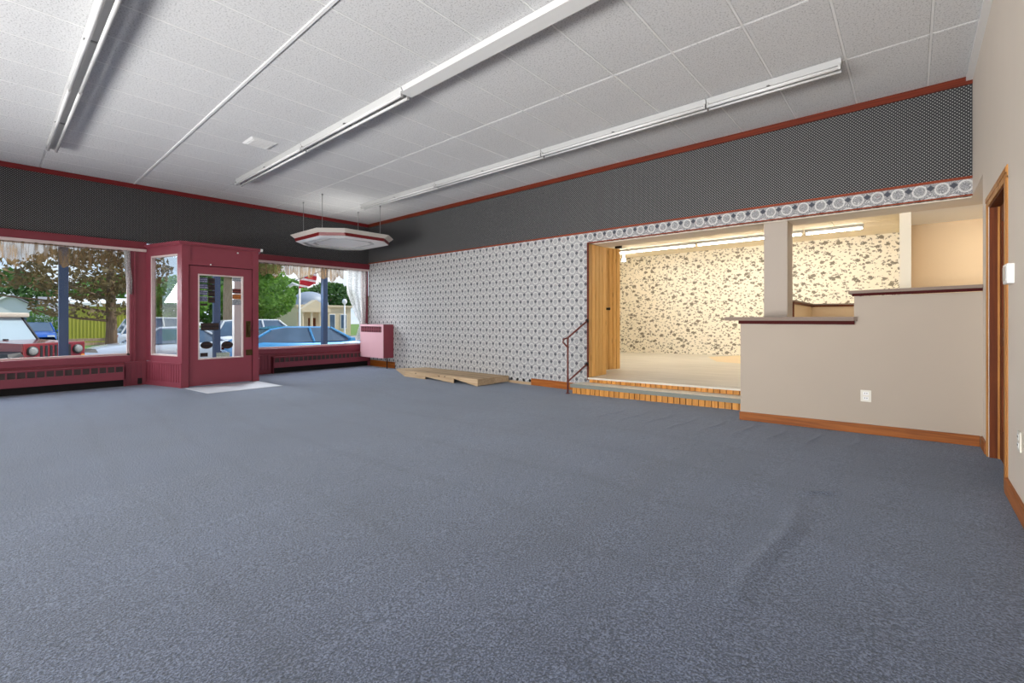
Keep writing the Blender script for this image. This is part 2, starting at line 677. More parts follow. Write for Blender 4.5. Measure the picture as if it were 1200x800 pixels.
def wrinkle(x0, y0, x1, y1, w, h):
    n = 14
    dx, dy = x1 - x0, y1 - y0
    L = math.hypot(dx, dy)
    px, py = -dy / L, dx / L
    vs, fs = [], []
    prof = [(-1, 0), (-0.6, 0.25), (-0.25, 0.85), (0.05, 1), (0.35, 0.6), (0.7, 0.15), (1, 0)]
    for i in range(n + 1):
        t = i / n
        e = math.sin(math.pi * t) ** 0.7
        cx, cy = x0 + dx * t + px * 0.03 * math.sin(7 * t), y0 + dy * t + py * 0.03 * math.sin(7 * t)
        for a, b in prof:
            X, Y = cx + px * a * w, cy + py * a * w
            vs.append((X, Y, zf(X) + 0.0008 + h * b * e))
    m = len(prof)
    for i in range(n):
        for k in range(m - 1):
            fs.append((i * m + k, i * m + k + 1, (i + 1) * m + k + 1, (i + 1) * m + k))
    wr.add(vs, fs)


wrinkle(10.36, -4.75, 10.36, -3.25, 0.07, 0.012)
wrinkle(10.34, -3.2, 10.52, -2.9, 0.06, 0.012)
for i in range(9):
    wrinkle(8.0 + 0.31 * i, -1.95 + 0.06 * (i % 3), 8.02 + 0.31 * i, -1.02 + 0.05 * (i % 2), 0.045, 0.0062)
o = wr.build('carpet_wrinkle', M['carpet'], floor, smooth=True)
tag(o, 'raised wrinkles in the loose carpet', kind='stuff')

# ------------------------------------------------------------------ ceiling: slab, tees, every tile
ceil = struct('ceiling', MB().box(-0.1, XR + 0.1, YB, 0.06, HC + 0.02, HC + 0.12), M['white'], 'white suspended grid ceiling of the hall', 'ceiling')
TX0, TW, TL = 0.0460, 0.6096, 1.2192
tiles = {}


def tile(parent, x0, x1, y0, y1, z):
    key = (round(x1 - x0, 3), round(y1 - y0, 3))
    g = 0.008
    if key not in tiles:
        w, d = (x1 - x0) / 2 - g, (y1 - y0) / 2 - g
        me = bpy.data.meshes.new('tile')
        b = 0.006
        vs = [(-w, -d, 0.012), (w, -d, 0.012), (w, d, 0.012), (-w, d, 0.012), (-w, -d, b), (w, -d, b), (w, d, b), (-w, d, b), (-w + b, -d + b, 0), (w - b, -d + b, 0), (w - b, d - b, 0), (-w + b, d - b, 0)]
        fs = [(0, 1, 2, 3), (11, 10, 9, 8)]
        for r in (0, 4):
            for i in range(4):
                fs.append((r + i, r + 4 + i, r + 4 + (i + 1) % 4, r + (i + 1) % 4))
        me.from_pydata(vs, [], fs)
        me.materials.append(M['tile'])
        tiles[key] = me
    o = bpy.data.objects.new('tile', tiles[key])
    COL.objects.link(o)
    o.parent = parent
    o.location = Vector(((x0 + x1) / 2, (y0 + y1) / 2, z)) - Vector(WLOC[parent.name])
    return o


xe = [0.0] + [TX0 + TW * k for k in range(1, 19)] + [XR]
ye = [0 - TL * j for j in range(0, 8)]
for i in range(len(xe) - 1):
    for j in range(len(ye) - 1):
        tile(ceil, xe[i], xe[i + 1], ye[j + 1], ye[j], HC + 0.002)
for j in range(1, len(ye)):
    wd = 0.013 if j == 4 else 0.0035
    zz = HC - 0.006 if j == 4 else HC + 0.003
    box('ceiling_tee', M['tee'], ceil, 0, XR, ye[j] - wd, ye[j] + wd, zz, HC + 0.015)
for i in range(1, len(xe) - 1):
    box('ceiling_tee', M['tee'], ceil, xe[i] - 0.0085, xe[i] + 0.0085, ye[-1], 0, HC + 0.0025, HC + 0.015)
rest = MB()
for i in range(len(xe) - 1):
    for j in range(7, 11):
        rest.box(xe[i] + 0.006, xe[i + 1] - 0.006, max(YB, -TL * (j + 1)) + 0.006, -TL * j - 0.006, HC + 0.002, HC + 0.014)
o = rest.build('rear_tiles', M['tile'], ceil)
o['kind'] = 'stuff'

# ------------------------------------------------------------------ walls
# long papered wall (back)
wb = struct('wall_back', MB().box(0, 6.76, 0, 0.12, 0, 2.694).box(6.76, 6.784, 0, 0.12, 2.51, 2.694), M['medallion'], 'long wall with grey medallion wallpaper', 'wall')
MB().box(6.784, XR, 0.0, 0.12, 2.517, 2.694).build('border_strip', M['border'], wb)
MB().box(0, XR, 0, 0.12, 2.694, HC + 0.02).build('upper_band', M['dots_x'], wb)
box('seam', M['dark'], wb, 1.602, 1.604, -0.001, 0, 2.7, 3.65)
box('seam', M['dark'], wb, 2.905, 2.907, -0.001, 0, 2.7, 3.65)
tr = struct('trim_1', MB().box(0, XR, -0.025, 0, 3.652, HC), M['trimwood'], 'reddish wood crown strip along the papered wall', 'trim')
tr = struct('trim_2', MB().box(0, XR, -0.012, 0, 2.681, 2.708), M['striptrim'], 'thin wood strip under the dark wallpaper band', 'trim')
tr = struct('trim_3', MB().box(6.77, XR, -0.012, 0.001, 2.503, 2.519), M['striptrim'], 'thin wood strip along the top edge of the stage opening', 'trim')
tr = struct('trim_4', MB().box(6.752, 6.786, -0.012, 0.0, 0.2, 2.519), M['trimwood'], 'thin wood strip down the side of the stage opening', 'trim')
# header box above the stage opening: the soffit
struct('wall_soffit', MB().box(6.784, 12.4, 0.12, 0.58, 2.505, 3.6).box(XR + 0.1, 12.4, -0.95, 0.12, 2.505, 3.6), M['plaster'], 'beige soffit over the stage opening', 'wall')
# right wall with door hole y -2.22..-1.30
wrt = MB()
wrt.box(XR, XR + 0.12, -1.30, -0.92, 0.0, HC + 0.02)
wrt.box(XR, XR + 0.12, YB, -2.22, 0.0, HC + 0.02)
wrt.box(XR, XR + 0.12, -2.22, -1.30, 2.16, HC + 0.02)
wrt.box(XR, XR + 0.1, -0.92, 0.12, 2.505, HC + 0.02)
wr_ = struct('wall_right', wrt, M['plaster'], 'plain beige wall with the brown door', 'wall')
tr = struct('trim_5', MB().box(XR - 0.05, XR, YB, -0.0, HC - 0.045, HC), M['white'], 'white edge moulding along the beige wall', 'trim')
# rear wall (behind the camera)
struct('wall_rear', MB().box(-0.1, XR + 0.12, YB - 0.12, YB, 0, HC + 0.02), M['plaster'], 'plain wall behind the viewer', 'wall')
# window wall
ww = MB()
WX = -0.16
ww.box(WX, 0, YB, 0.12, 2.669, HC + 0.02)          # band above the windows
ww_o = struct('wall_window', ww, M['dots_y'], 'shop front wall with dark dotted wallpaper above the windows', 'wall')
lower = MB()
lower.box(WX, 0, YB, -4.72, -0.2, 0.44)
lower.box(WX, 0, -2.81, 0.0, -0.2, 0.44)
lower.box(WX, 0, YB, -8.75, 0.44, 2.669)
lower.build('lower_wall', M['maroon'], ww_o)
post = MB()
post.box(WX, 0.0, -4.93, -4.69, 0.44, 2.669)
post.box(WX, -0.02, -2.84, -2.76, 0.44, 2.669)
post.box(WX, -0.02, -0.12, 0.0, 0.44, 2.669)
post.build('window_post', M['maroon'], ww_o)
box('fluted_strip', M['maroon'], ww_o, 0, 0.03, -4.88, -4.855, 0.44, 2.54)
tr = struct('trim_6', MB().box(0, 0.03, YB, 0, 3.652, HC), M['crimson'], 'crimson crown strip above the shop windows', 'trim')
# header boards over the display windows
for y0, y1, n, l in ((-8.75, -4.70, 'trim_7', 'dark red header board over the display window with the jeep outside'), (-2.83, -0.002, 'trim_8', 'dark red header board over the display window beside the corner')):
    h = struct(n, MB().bbox(0, 0.055, y0, y1, 2.535, 2.669, 0.006), M['maroon_dark'], l, 'trim')
    box('underside_strip', M['pinkwhite'], h, -0.02, 0.045, y0, y1, 2.488, 2.535)


def display_window(name, y0, y1, label):
    w = thing(name, label, 'window', (-0.08, (y0 + y1) / 2, 0.5), kind='structure')
    z0, z1 = 0.56, 2.5
    f = MB()
    f.box(-0.10, -0.05, y0, y0 + 0.035, z0, z1).box(-0.10, -0.05, y1 - 0.035, y1, z0, z1)
    f.box(-0.10, -0.05, y0, y1, z1 - 0.03, z1 + 0.17).box(-0.10, -0.05, y0, y1, z0, z0 + 0.035)
    f.build('frame', M['pinkwhite'], w)
    box('glass', M['glass'], w, -0.078, -0.072, y0 + 0.03, y1 - 0.03, z0 + 0.02, z1 - 0.02)
    MB().bbox(-0.05, 0.035, y0 - 0.0, y1 + 0.0, 0.44, 0.56, 0.008).build('sill', M['maroon'], w)
    return w


display_window('window_1', -8.74, -4.935, 'wide shop window looking out on the jeep')
display_window('window_2', -2.755, -0.125, 'wide shop window beside the corner looking out on the blue car')

# ------------------------------------------------------------------ entrance vestibule
VX = 1.10
YL, YRr = -4.393, -3.121
ves = thing('wall_vestibule', 'dark red boxed entrance porch standing into the hall', 'wall', (VX, (YL + YRr) / 2, 0), kind='structure')
f = MB()
f.box(VX - 0.09, VX, YL, -4.291, 0, 2.56)
f.box(VX - 0.09, VX, -3.222, YRr, 0, 2.56)
f.box(VX - 0.09, VX, -4.291, -3.222, 2.21, 2.27)
f.box(VX - 0.07, VX - 0.02, -4.291, -3.222, 2.27, 2.56)
f.build('front_frame', M['maroon'], ves)
f = MB()
f.box(VX - 0.02, VX - 0.005, -4.291, -4.262, 2.27, 2.56).box(VX - 0.02, VX - 0.005, -3.245, -3.222, 2.27, 2.56)
f.box(VX - 0.02, VX - 0.006, -4.262, -3.245, 2.27, 2.295)
f.build('panel_moulding', M['maroon'], ves)
f = MB()   # cornice running round the front and the splayed side
f.prism([(-0.02, -4.735), (VX + 0.03, -4.425), (VX + 0.03, -3.09), (-0.02, -2.78)], 2.56, 2.585)
f.prism([(-0.02, -4.755), (VX + 0.05, -4.445), (VX + 0.05, -3.07), (-0.02, -2.76)], 2.585, 2.615)
f.prism([(-0.02, -4.70), (VX, -4.395), (VX, -3.12), (-0.02, -2.81)], 2.615, 2.625)
f.build('cornice', M['maroon'], ves)
box('chipped_corner', M['white'], ves, VX + 0.02, VX + 0.055, -3.10, -3.06, 2.565, 2.617)
MB().lathe((VX - 0.018, -3.49, 2.50), [(0.016, 0), (0.016, 0.012), (0.008, 0.016)], 10, 'x').build('screw_cap', M['white'], ves)
MB().lathe((VX, -3.95, 2.235), [(0.012, 0), (0.012, 0.03), (0.006, 0.035)], 8, 'x').build('hook', M['white'], ves)


def splay(side):
    """Splayed side wall of the vestibule. side -1: towards the jeep window, +1: towards the corner."""
    if side < 0:
        A, B = Vector((0, -4.70, 0)), Vector((VX, -4.393, 0))
    else:
        A, B = Vector((0, -2.82, 0)), Vector((VX, -3.121, 0))
    d = (B - A).normalized()
    n = Vector((d.y, -d.x, 0)) * (1 if side < 0 else -1)     # outwards, into the hall
    L = (B - A).length

    def P(t, dep, z):
        q = A + d * t - n * dep
        return (q.x, q.y, z)

    def slab(mb, t0, t1, d0, d1, z0, z1):
        mb.hexa([P(t0, d0, z0), P(t1, d0, z0), P(t1, d1, z0), P(t0, d1, z0)], [P(t0, d0, z1), P(t1, d0, z1), P(t1, d1, z1), P(t0, d1, z1)])
        return mb
    fr = MB()
    slab(fr, 0, 0.165, 0, 0.08, 0.45, 2.56)
    slab(fr, L - 0.13, L - 0.001, 0, 0.08, 0.0, 2.56)
    slab(fr, 0.165, L - 0.13, 0, 0.08, 2.40, 2.56)
    slab(fr, 0.165, L - 0.13, 0, 0.08, 0.44, 0.555)
    fr.build('side_frame', M['maroon'], ves)
    slab(MB(), 0, L, -0.018, 0.08, 0.41, 0.44).build('chair_rail', M['maroon'], ves)
    slab(MB(), 0, L - 0.13, 0.005, 0.08, 0.0, 0.41).build('kick_wall', M['maroon'], ves)
    slab(MB(), 0, L, -0.012, 0.02, 0.0, 0.085).build('kick_board', M['maroon'], ves)
    k = 15
    for i in range(k):     # beaded boards, one by one
        a = (L - 0.0) * i / k
        b = (L - 0.0) * (i + 1) / k
        m_ = MB()
        slab(m_, a + 0.006, b - 0.006, -0.008, 0.02, 0.085, 0.41)
        m_.build('board', M['maroon'], ves)
    w = thing('window_3' if side < 0 else 'window_4', 'tall narrow side light of the entrance porch facing the jeep window' if side < 0 else 'tall narrow side light of the entrance porch facing the corner', 'window', P(L / 2, 0.04, 0.5), kind='structure')
    g = MB()
    slab(g, 0.165, 0.195, 0.0, 0.06, 0.555, 2.40)
    slab(g, L - 0.145, L - 0.13, 0.0, 0.06, 0.555, 2.40)
    slab(g, 0.195, L - 0.145, 0.0, 0.06, 2.37, 2.40)
    slab(g, 0.195, L - 0.145, 0.0, 0.06, 0.555, 0.58)
    g.build('glazing_bead', M['pinkwhite'], w)
    g = MB()
    slab(g, 0.195, L - 0.145, 0.038, 0.043, 0.58, 2.37)
    g.build('glass', M['glass'], w)


splay(-1)
splay(1)
# plinth panel between the jeep window heater and the vestibule, with beaded boards
pl = struct('trim_9', MB().box(0, 0.03, -5.01, -4.70, 0, 0.42), M['maroon'], 'beaded dark red panel between the long heater and the entrance porch', 'trim')
for i in range(4):
    box('board', M['maroon'], pl, 0.03, 0.045, -5.005 + 0.075 * i, -4.938 + 0.075 * i, 0.09, 0.41)
box('ledge', M['maroon'], pl, 0, 0.06, -5.02, -4.70, 0.41, 0.44)
box('outlet_hole', M['dark'], pl, 0.03, 0.05, -4.83, -4.765, 0.02, 0.13)
pl = struct('trim_10', MB().box(0, 0.03, -2.83, -2.47, 0, 0.42), M['maroon'], 'beaded dark red panel between the entrance porch and the heater by the corner', 'trim')
for i in range(5):
    box('board', M['maroon'], pl, 0.03, 0.045, -2.828 + 0.072 * i, -2.764 + 0.072 * i, 0.09, 0.41)
box('ledge', M['maroon'], pl, 0, 0.06, -2.83, -2.46, 0.41, 0.44)

# entrance door
d1 = thing('door_1', 'dark red entrance door with a large glass pane and stickers', 'door', (VX - 0.05, -3.756, 0), kind='structure')
gy0, gy1, gz0, gz1 = -4.141, -3.387, 0.486, 2.055
f = MB()
X0, X1 = VX - 0.07, VX - 0.025
f.box(X0, X1, -4.280, gy0, 0.012, 2.198).box(X0, X1, gy1, -3.233, 0.012, 2.198)
f.box(X0, X1, gy0, gy1, 0.012, gz0).box(X0, X1, gy0, gy1, gz1, 2.198)
f.build('leaf', M['maroon'], d1)
box('rebate', M['dark'], d1, X0 - 0.02, X0 - 0.004, -4.30, -4.26, 0.0, 2.22)
box('rebate', M['dark'], d1, X0 - 0.02, X0 - 0.004, -3.25, -3.215, 0.0, 2.22)
box('rebate', M['dark'], d1, X0 - 0.02, X0 - 0.004, -4.26, -3.25, 2.17, 2.22)
f = MB()
f.box(X0 - 0.004, X1 + 0.006, gy0, gy0 + 0.022, gz0, gz1).box(X0 - 0.004, X1 + 0.006, gy1 - 0.022, gy1, gz0, gz1)
f.box(X0 - 0.004, X1 + 0.006, gy0 + 0.022, gy1 - 0.022, gz0, gz0 + 0.022).box(X0 - 0.004, X1 + 0.006, gy0 + 0.022, gy1 - 0.022, gz1 - 0.022, gz1)
f.build('glazing_bead', M['pinkwhite'], d1)
box('glass', M['glass'], d1, VX - 0.050, VX - 0.046, gy0 + 0.02, gy1 - 0.02, gz0 + 0.02, gz1 - 0.02)
pl = MB().bbox(X1, X1 + 0.012, -3.345, -3.262, 0.87, 1.19, 0.004).build('handle_plate', M['brass'], d1)
MB().tube([(X1 + 0.012, -3.30, 1.13), (X1 + 0.05, -3.30, 1.11), (X1 + 0.055, -3.30, 1.03), (X1 + 0.05, -3.30, 0.95), (X1 + 0.012, -3.30, 0.92)], 0.011, 8).build('pull', M['brass'], pl, True)
MB().bbox(X1, X1 + 0.02, -3.345, -3.23, 0.52, 0.63, 0.006).build('lock_box', M['brass'], d1)
for z in (2.0, 1.18, 0.37):
    MB().tube([(X1 + 0.012, -4.292, z - 0.05), (X1 + 0.012, -4.292, z + 0.05)], 0.011, 8).build('hinge', M['maroon_dark'], d1)


def sticker_mat(name, a, b, scale, axis=2, thr=0.5):
    k = NT(name)
    s = k.sep(k.pos())
    f = k.math('FRACT', k.math('MULTIPLY', s[axis], scale))
    n = k.noise(k.mapping(k.pos(), (1, 60, 8)), 2.0, 2)
    g = k.math('MULTIPLY', k.math('GREATER_THAN', f, thr), k.math('GREATER_THAN', n, 0.45))
    k.color(k.mix(g, lin(a), lin(b)))
    k.set(Roughness=0.5)
    return k.m


M['stk_blue'] = sticker_mat('hours_card_print', (74, 74, 110), (170, 170, 196), 28)
M['stk_dark'] = sticker_mat('dark_notice_print', (34, 24, 24), (66, 46, 42), 14)
M['stk_orange'] = sticker_mat('orange_card_print', (160, 84, 34), (206, 140, 70), 30)
M['stk_red'] = sticker_mat('red_black_card_print', (50, 34, 36), (150, 60, 56), 26)
M['stk_grey'] = sticker_mat('grey_card_print', (120, 128, 138), (196, 200, 204), 34)
M['stk_green'] = sticker_mat('green_note_print', (150, 168, 152), (206, 214, 204), 30)
SXa, SXb = VX - 0.046, VX - 0.0445


def sticker(m, y0, y1, z0, z1):
    return box('sticker', m, d1, SXa, SXb, y0, y1, z0, z1)


for i in range(4):
    sticker(M['stk_blue'], -4.112, -3.985, 1.90 - 0.115 * i, 1.99 - 0.115 * i)
    sticker(M['stk_dark'], -3.975, -3.865, 1.885 - 0.118 * i, 1.99 - 0.118 * i)
sticker(M['stk_dark'], -4.10, -3.99, 1.475, 1.515)
sticker(M['stk_dark'], -4.095, -3.80, 1.02, 1.155)
sticker(M['stk_dark'], -4.10, -3.98, 0.535, 0.605)
sticker(M['stk_green'], -3.84, -3.62, 0.51, 0.595)
for z0, z1, m_ in ((1.955, 2.03, 'stk_grey'), (1.725, 1.81, 'stk_red'), (1.615, 1.70, 'stk_orange'), (1.50, 1.60, 'stk_grey')):
    sticker(M[m_], -3.572, -3.425, z0, z1)
for yc in (-4.0,):      # round dark decal
    MB().lathe((SXa, yc, 0.745), [(0.1, 0), (0.1, 0.0015)], 20, 'x').map(lambda x, y, z: (x, y, 0.745 + (z - 0.745) * 0.68)).build('sticker', M['stk_dark'], d1)
MB().lathe((SXa, -3.66, 0.735), [(0.1, 0), (0.1, 0.0015)], 20, 'x').map(lambda x, y, z: (x, y, 0.735 + (z - 0.735) * 0.72)).build('sticker', M['stk_dark'], d1)

# thin pale sheet on the floor in front of the entrance door
mt = MB().hexa([(1.24, -4.38, 0.001), (2.15, -4.28, 0.001), (2.17, -3.10, 0.001), (1.20, -3.16, 0.001)], [(1.24, -4.37, 0.008), (2.14, -4.27, 0.008), (2.16, -3.11, 0.008), (1.20, -3.17, 0.008)]).build('floor_sheet', paint('pale_grey', (206, 210, 218), 0.6, 0.05, 20))
tag(mt, 'thin pale grey sheet on the carpet before the entrance door', 'mat')


# baseboard heaters under the windows
def base_heater(y0, y1, label, ztop):
    h = thing('baseboard_heater', label, 'heater', (0.06, (y0 + y1) / 2, 0.0), 'baseboard heaters under the shop windows')
    s0, s1 = ztop - 0.125, ztop - 0.025
    b = MB()
    b.box(0.0, 0.125, y0, y1, ztop - 0.022, ztop)
    b.box(0.105, 0.12, y0, y1, 0.13, s0)
    b.box(0.105, 0.12, y0, y0 + 0.03, s0, s1).box(0.105, 0.12, y1 - 0.03, y1, s0, s1)
    b.box(0.105, 0.12, y0, y1, s1, ztop - 0.02)
    b.box(0.0, 0.12, y0, y0 + 0.012, 0.0, ztop - 0.02).box(0.0, 0.12, y1 - 0.012, y1, 0.0, ztop - 0.02)
    b.build('cover', M['maroon'], h)
    box('fin_pack', M['slot'], h, 0.03, 0.09, y0 + 0.02, y1 - 0.02, 0.15, s1)
    box('back_plate', M['dark'], h, 0.0, 0.02, y0 + 0.012, y1 - 0.012, 0.0, s1)
    n = int((y1 - y0 - 0.06) / 0.107)
    step = (y1 - y0 - 0.06) / n
    me = None
    for i in range(1, n):
        yy = y0 + 0.03 + step * i
        box('grille_bar', M['maroon'], h, 0.106, 0.121, yy - 0.010, yy + 0.010, s0, s1)
    return h


base_heater(-8.7, -5.02, 'long dark red baseboard heater under the window with the jeep', 0.395)
base_heater(-2.455, -0.03, 'dark red baseboard heater under the window beside the corner', 0.375)

# wall convector
cv = thing('wall_heater', 'pink metal convector heater hung on the papered wall in the corner', 'heater', (0.62, -0.15, 0.26))
box('casing', M['maroon'], cv, 0.10, 1.14, -0.285, -0.001, 0.265, 1.09)
f = MB()
f.bbox(0.095, 1.145, -0.30, -0.284, 0.26, 0.895, 0.004)
f.box(0.095, 0.13, -0.30, -0.286, 0.895, 1.04).box(1.065, 1.145, -0.30, -0.286, 0.895, 1.04)
f.bbox(0.095, 1.145, -0.30, -0.284, 1.04, 1.094, 0.004)
f.build('front_panel', M['pink'], cv)
box('grille_recess', M['dark'], cv, 0.12, 1.08, -0.288, -0.2855, 0.89, 1.045)
for i in range(1, 15):
    x = 0.13 + 0.935 * i / 15
    box('grille_bar', M['maroon'], cv, x - 0.009, x + 0.009, -0.298, -0.288, 0.895, 1.04)
box('grille_bar', M['maroon'], cv, 0.13, 1.065, -0.296, -0.289, 0.962, 0.974)
MB().tube([(1.10, -0.16, 0.0), (1.10, -0.16, 0.27)], 0.012, 8).build('pipe', M['black_metal'], cv)

# ------------------------------------------------------------------ baseboards
bb = struct('baseboard_back', MB().bbox(0.06, 1.21, -0.018, 0, 0, 0.155, 0.004), M['basewood'], 'short pine baseboard under the pink heater', 'baseboard')
bb = struct('baseboard_steps', MB().bbox(5.55, 6.62, -0.018, 0, 0.001, 0.128, 0.004), M['basewood'], 'pine baseboard between the ramp and the stage steps', 'baseboard')
nails = struct('trim_11', MB().box(4.98, 5.55, -0.006, 0, 0.0, 0.05), M['rampwood'], 'bare strip of wall where the baseboard is missing', 'trim')
for i in range(4):
    MB().lathe((5.06 + 0.15 * i, -0.007, 0.08), [(0.028, 0), (0.028, 0.005), (0.012, 0.007)], 8, 'y').build('glue_spot', M['dark'], nails)
bb = MB().bbox(XR - 0.018, XR, YB, -2.335, 0.0, 0.10, 0.004).map(lambda x, y, z: (x, y, z + 0.108))
bb = struct('baseboard_right', bb, M['basewood_y'], 'brown baseboard along the beige wall near the viewer', 'baseboard')
bb = MB().bbox(XR - 0.016, XR, -1.22, -0.94, 0.0, 0.098, 0.004).map(lambda x, y, z: (x, y, z + 0.107))
bb = struct('baseboard_corner', bb, M['basewood_y'], 'short baseboard between the counter and the brown door', 'baseboard')

# ------------------------------------------------------------------ brown door in the right wall
FZ = zf(XR)
d2 = thing('door_2', 'closed dark brown panelled door in the beige wall', 'door', (XR + 0.07, -1.76, FZ), kind='structure')
f = MB()
f.box(XR + 0.005, XR + 0.12, -1.325, -1.30, FZ, 2.16).box(XR + 0.005, XR + 0.12, -2.22, -2.195, FZ, 2.16).box(XR + 0.005, XR + 0.12, -2.195, -1.325, 2.135, 2.16)
f.build('jamb', M['doorwood'], d2)
f = MB()
for (a, b) in ((-1.30, -1.225), (-2.335, -2.21)):
    f.bbox(XR - 0.007, XR + 0.004, a, b, FZ, 2.165, 0.003)
    f.bbox(XR - 0.012, XR + 0.0, a + 0.012 if a < -2 else a, b - 0.05, FZ, 2.165, 0.003)
f.bbox(XR - 0.007, XR + 0.004, -2.335, -1.225, 2.145, 2.235, 0.003)
f.bbox(XR - 0.012, XR + 0.0, -2.33, -1.23, 2.185, 2.225, 0.003)
f.build('casing', M['casewood'], d2)
f = MB()
DX0, DX1 = XR + 0.062, XR + 0.10
f.box(DX0, DX1, -2.19, -2.08, FZ + 0.01, 2.13).box(DX0, DX1, -1.44, -1.33, FZ + 0.01, 2.13)
f.box(DX0, DX1, -2.08, -1.44, FZ + 0.01, FZ + 0.24).box(DX0, DX1, -2.08, -1.44, 2.0, 2.13).box(DX0, DX1, -2.08, -1.44, 1.02, 1.16).box(DX0, DX1, -1.81, -1.71, FZ + 0.24, 2.0)
f.build('leaf', M['doorwood'], d2)
f = MB()
f.box(DX0 - 0.012, DX0 + 0.01, -1.332, -1.318, FZ, 2.135).box(DX0 - 0.012, DX0 + 0.01, -2.202, -2.188, FZ, 2.135)
f.build('stop', M['casewood'], d2)
for y0, y1 in ((-2.08, -1.81), (-1.71, -1.44)):
    for z0, z1 in ((FZ + 0.24, 1.02), (1.16, 2.0)):
        MB().bbox(DX0 + 0.012, DX1 - 0.005, y0 + 0.002, y1 - 0.002, z0, z1, 0.004).bbox(DX0 + 0.004, DX0 + 0.02, y0 + 0.045, y1 - 0.045, z0 + 0.045, z1 - 0.045, 0.006).build('panel', M['doorwood'], d2)
MB().lathe((DX0, -2.13, 1.10), [(0.027, 0), (0.027, -0.008), (0.011, -0.012), (0.011, -0.03), (0.026, -0.04), (0.026, -0.055), (0.012, -0.062)], 14, 'x').build('knob', M['brass'], d2, True)

# thermostat, outlets
t = thing('thermostat', 'small white thermostat box on the beige wall beside the door', 'thermostat', (XR - 0.01, -2.52, 1.45))
MB().bbox(XR - 0.035, XR - 0.0005, -2.60, -2.44, 1.45, 1.572, 0.006).build('case', M['white'], t)
box('face', M['fixture'], t, XR - 0.038, XR - 0.034, -2.58, -2.46, 1.47, 1.555)


def outlet(name, label, cx, cy, z, axis, sgn=-1):
    t = thing(name, label, 'outlet', (cx, cy, z))

    def bx(nm, m, a0, a1, d0, d1, z0, z1):
        if axis == 'y':
            MB().bbox(cx + a0, cx + a1, min(cy + sgn * d0, cy + sgn * d1), max(cy + sgn * d0, cy + sgn * d1), z + z0, z + z1, 0.0015).build(nm, m, t)
        else:
            MB().bbox(min(cx + sgn * d0, cx + sgn * d1), max(cx + sgn * d0, cx + sgn * d1), cy + a0, cy + a1, z + z0, z + z1, 0.0015).build(nm, m, t)
    bx('plate', M['switch'], -0.042, 0.042, 0.0005, 0.008, 0, 0.115)
    for q in (0.018, 0.066):
        bx('socket', M['white'], -0.022, 0.022, 0.008, 0.011, q, q + 0.032)
        for a in (-0.011, 0.006):
            bx('slot', M['dark'], a, a + 0.005, 0.0105, 0.0118, q + 0.012, q + 0.024)
    return t


outlet('wall_outlet', 'white double outlet low on the counter front', 10.545, -0.92, 0.41, 'y')
outlet('wall_outlet', 'white double outlet low on the beige wall near the viewer', XR, -2.78, 0.475, 'x')

# ------------------------------------------------------------------ counter walls
PY = -0.92
pc = MB()
pc.hexa([(9.39, PY, zf(9.39)), (10.45, PY, zf(10.45)), (10.45, PY + 0.12, zf(10.45)), (9.39, PY + 0.12, zf(9.39))], [(9.39, PY, 1.175), (10.45, PY, 1.175), (10.45, PY + 0.12, 1.175), (9.39, PY + 0.12, 1.175)])
pc.hexa([(10.45, PY, zf(10.45)), (XR, PY, zf(XR)), (XR, PY + 0.12, zf(XR)), (10.45, PY + 0.12, zf(10.45))], [(10.45, PY, 1.458), (XR, PY, 1.474), (XR, PY + 0.12, 1.474), (10.45, PY + 0.12, 1.458)])
pc.hexa([(9.39, PY + 0.12, zf(9.39)), (9.51, PY + 0.12, zf(9.39)), (9.51, 0.15, zf(9.39)), (9.39, 0.15, zf(9.39))], [(9.39, PY + 0.12, 1.175), (9.51, PY + 0.12, 1.175), (9.51, 0.15, 1.175), (9.39, 0.15, 1.175)])
cw = struct('wall_counter', pc, M['plaster_grey'], 'stepped greige half wall closing off the stage', 'wall')
b = MB().bbox(9.382, XR - 0.018, PY - 0.017, PY, 0, 0.095, 0.004).map(lambda x, y, z: (x, y, z + zf(x) + 0.002))
struct('baseboard_counter', b, M['basewood'], 'orange brown baseboard along the foot of the counter wall', 'baseboard')
c1 = thing('counter_top', 'lower taupe counter top with dark red edge, below the square column', 'counter', (9.85, -0.6, 1.175))
poly = [(9.225, PY - 0.03), (9.235, PY - 0.05), (10.45, PY - 0.05), (10.475, PY - 0.03), (10.475, PY - 0.003), (10.448, PY - 0.003), (10.448, 0.10), (9.225, 0.10)]
MB().prism(poly, 1.213, 1.254).build('top', M['counter'], c1)
MB().box(9.375, 10.455, PY - 0.028, PY - 0.001, 1.176, 1.213).build('edge_strip', M['counter_edge'], c1)
c2 = thing('counter_top', 'upper taupe counter top with dark red edge, against the beige wall', 'counter', (10.9, -0.8, 1.46))
poly = [(10.405, PY - 0.03), (10.415, PY - 0.05), (XR - 0.002, PY - 0.05), (XR - 0.002, PY + 0.16), (10.405, PY + 0.16)]
sl = lambda x, y, z: (x, y, z + 0.021 * (x - 10.45))
MB().prism(poly, 1.487, 1.516).map(sl).build('top', M['counter'], c2)
MB().box(10.435, XR - 0.002, PY - 0.028, PY - 0.001, 1.46, 1.487).map(sl).build('edge_strip', M['counter_edge'], c2)
# square column on the counter
cl = struct('wall_column', MB().box(9.40, 9.671, 0.15, 0.50, zp(9.4), 2.505), paint('column_paint', (184, 172, 160), 0.7, 0.03, 2.5), 'square greige column between counter and soffit', 'column')

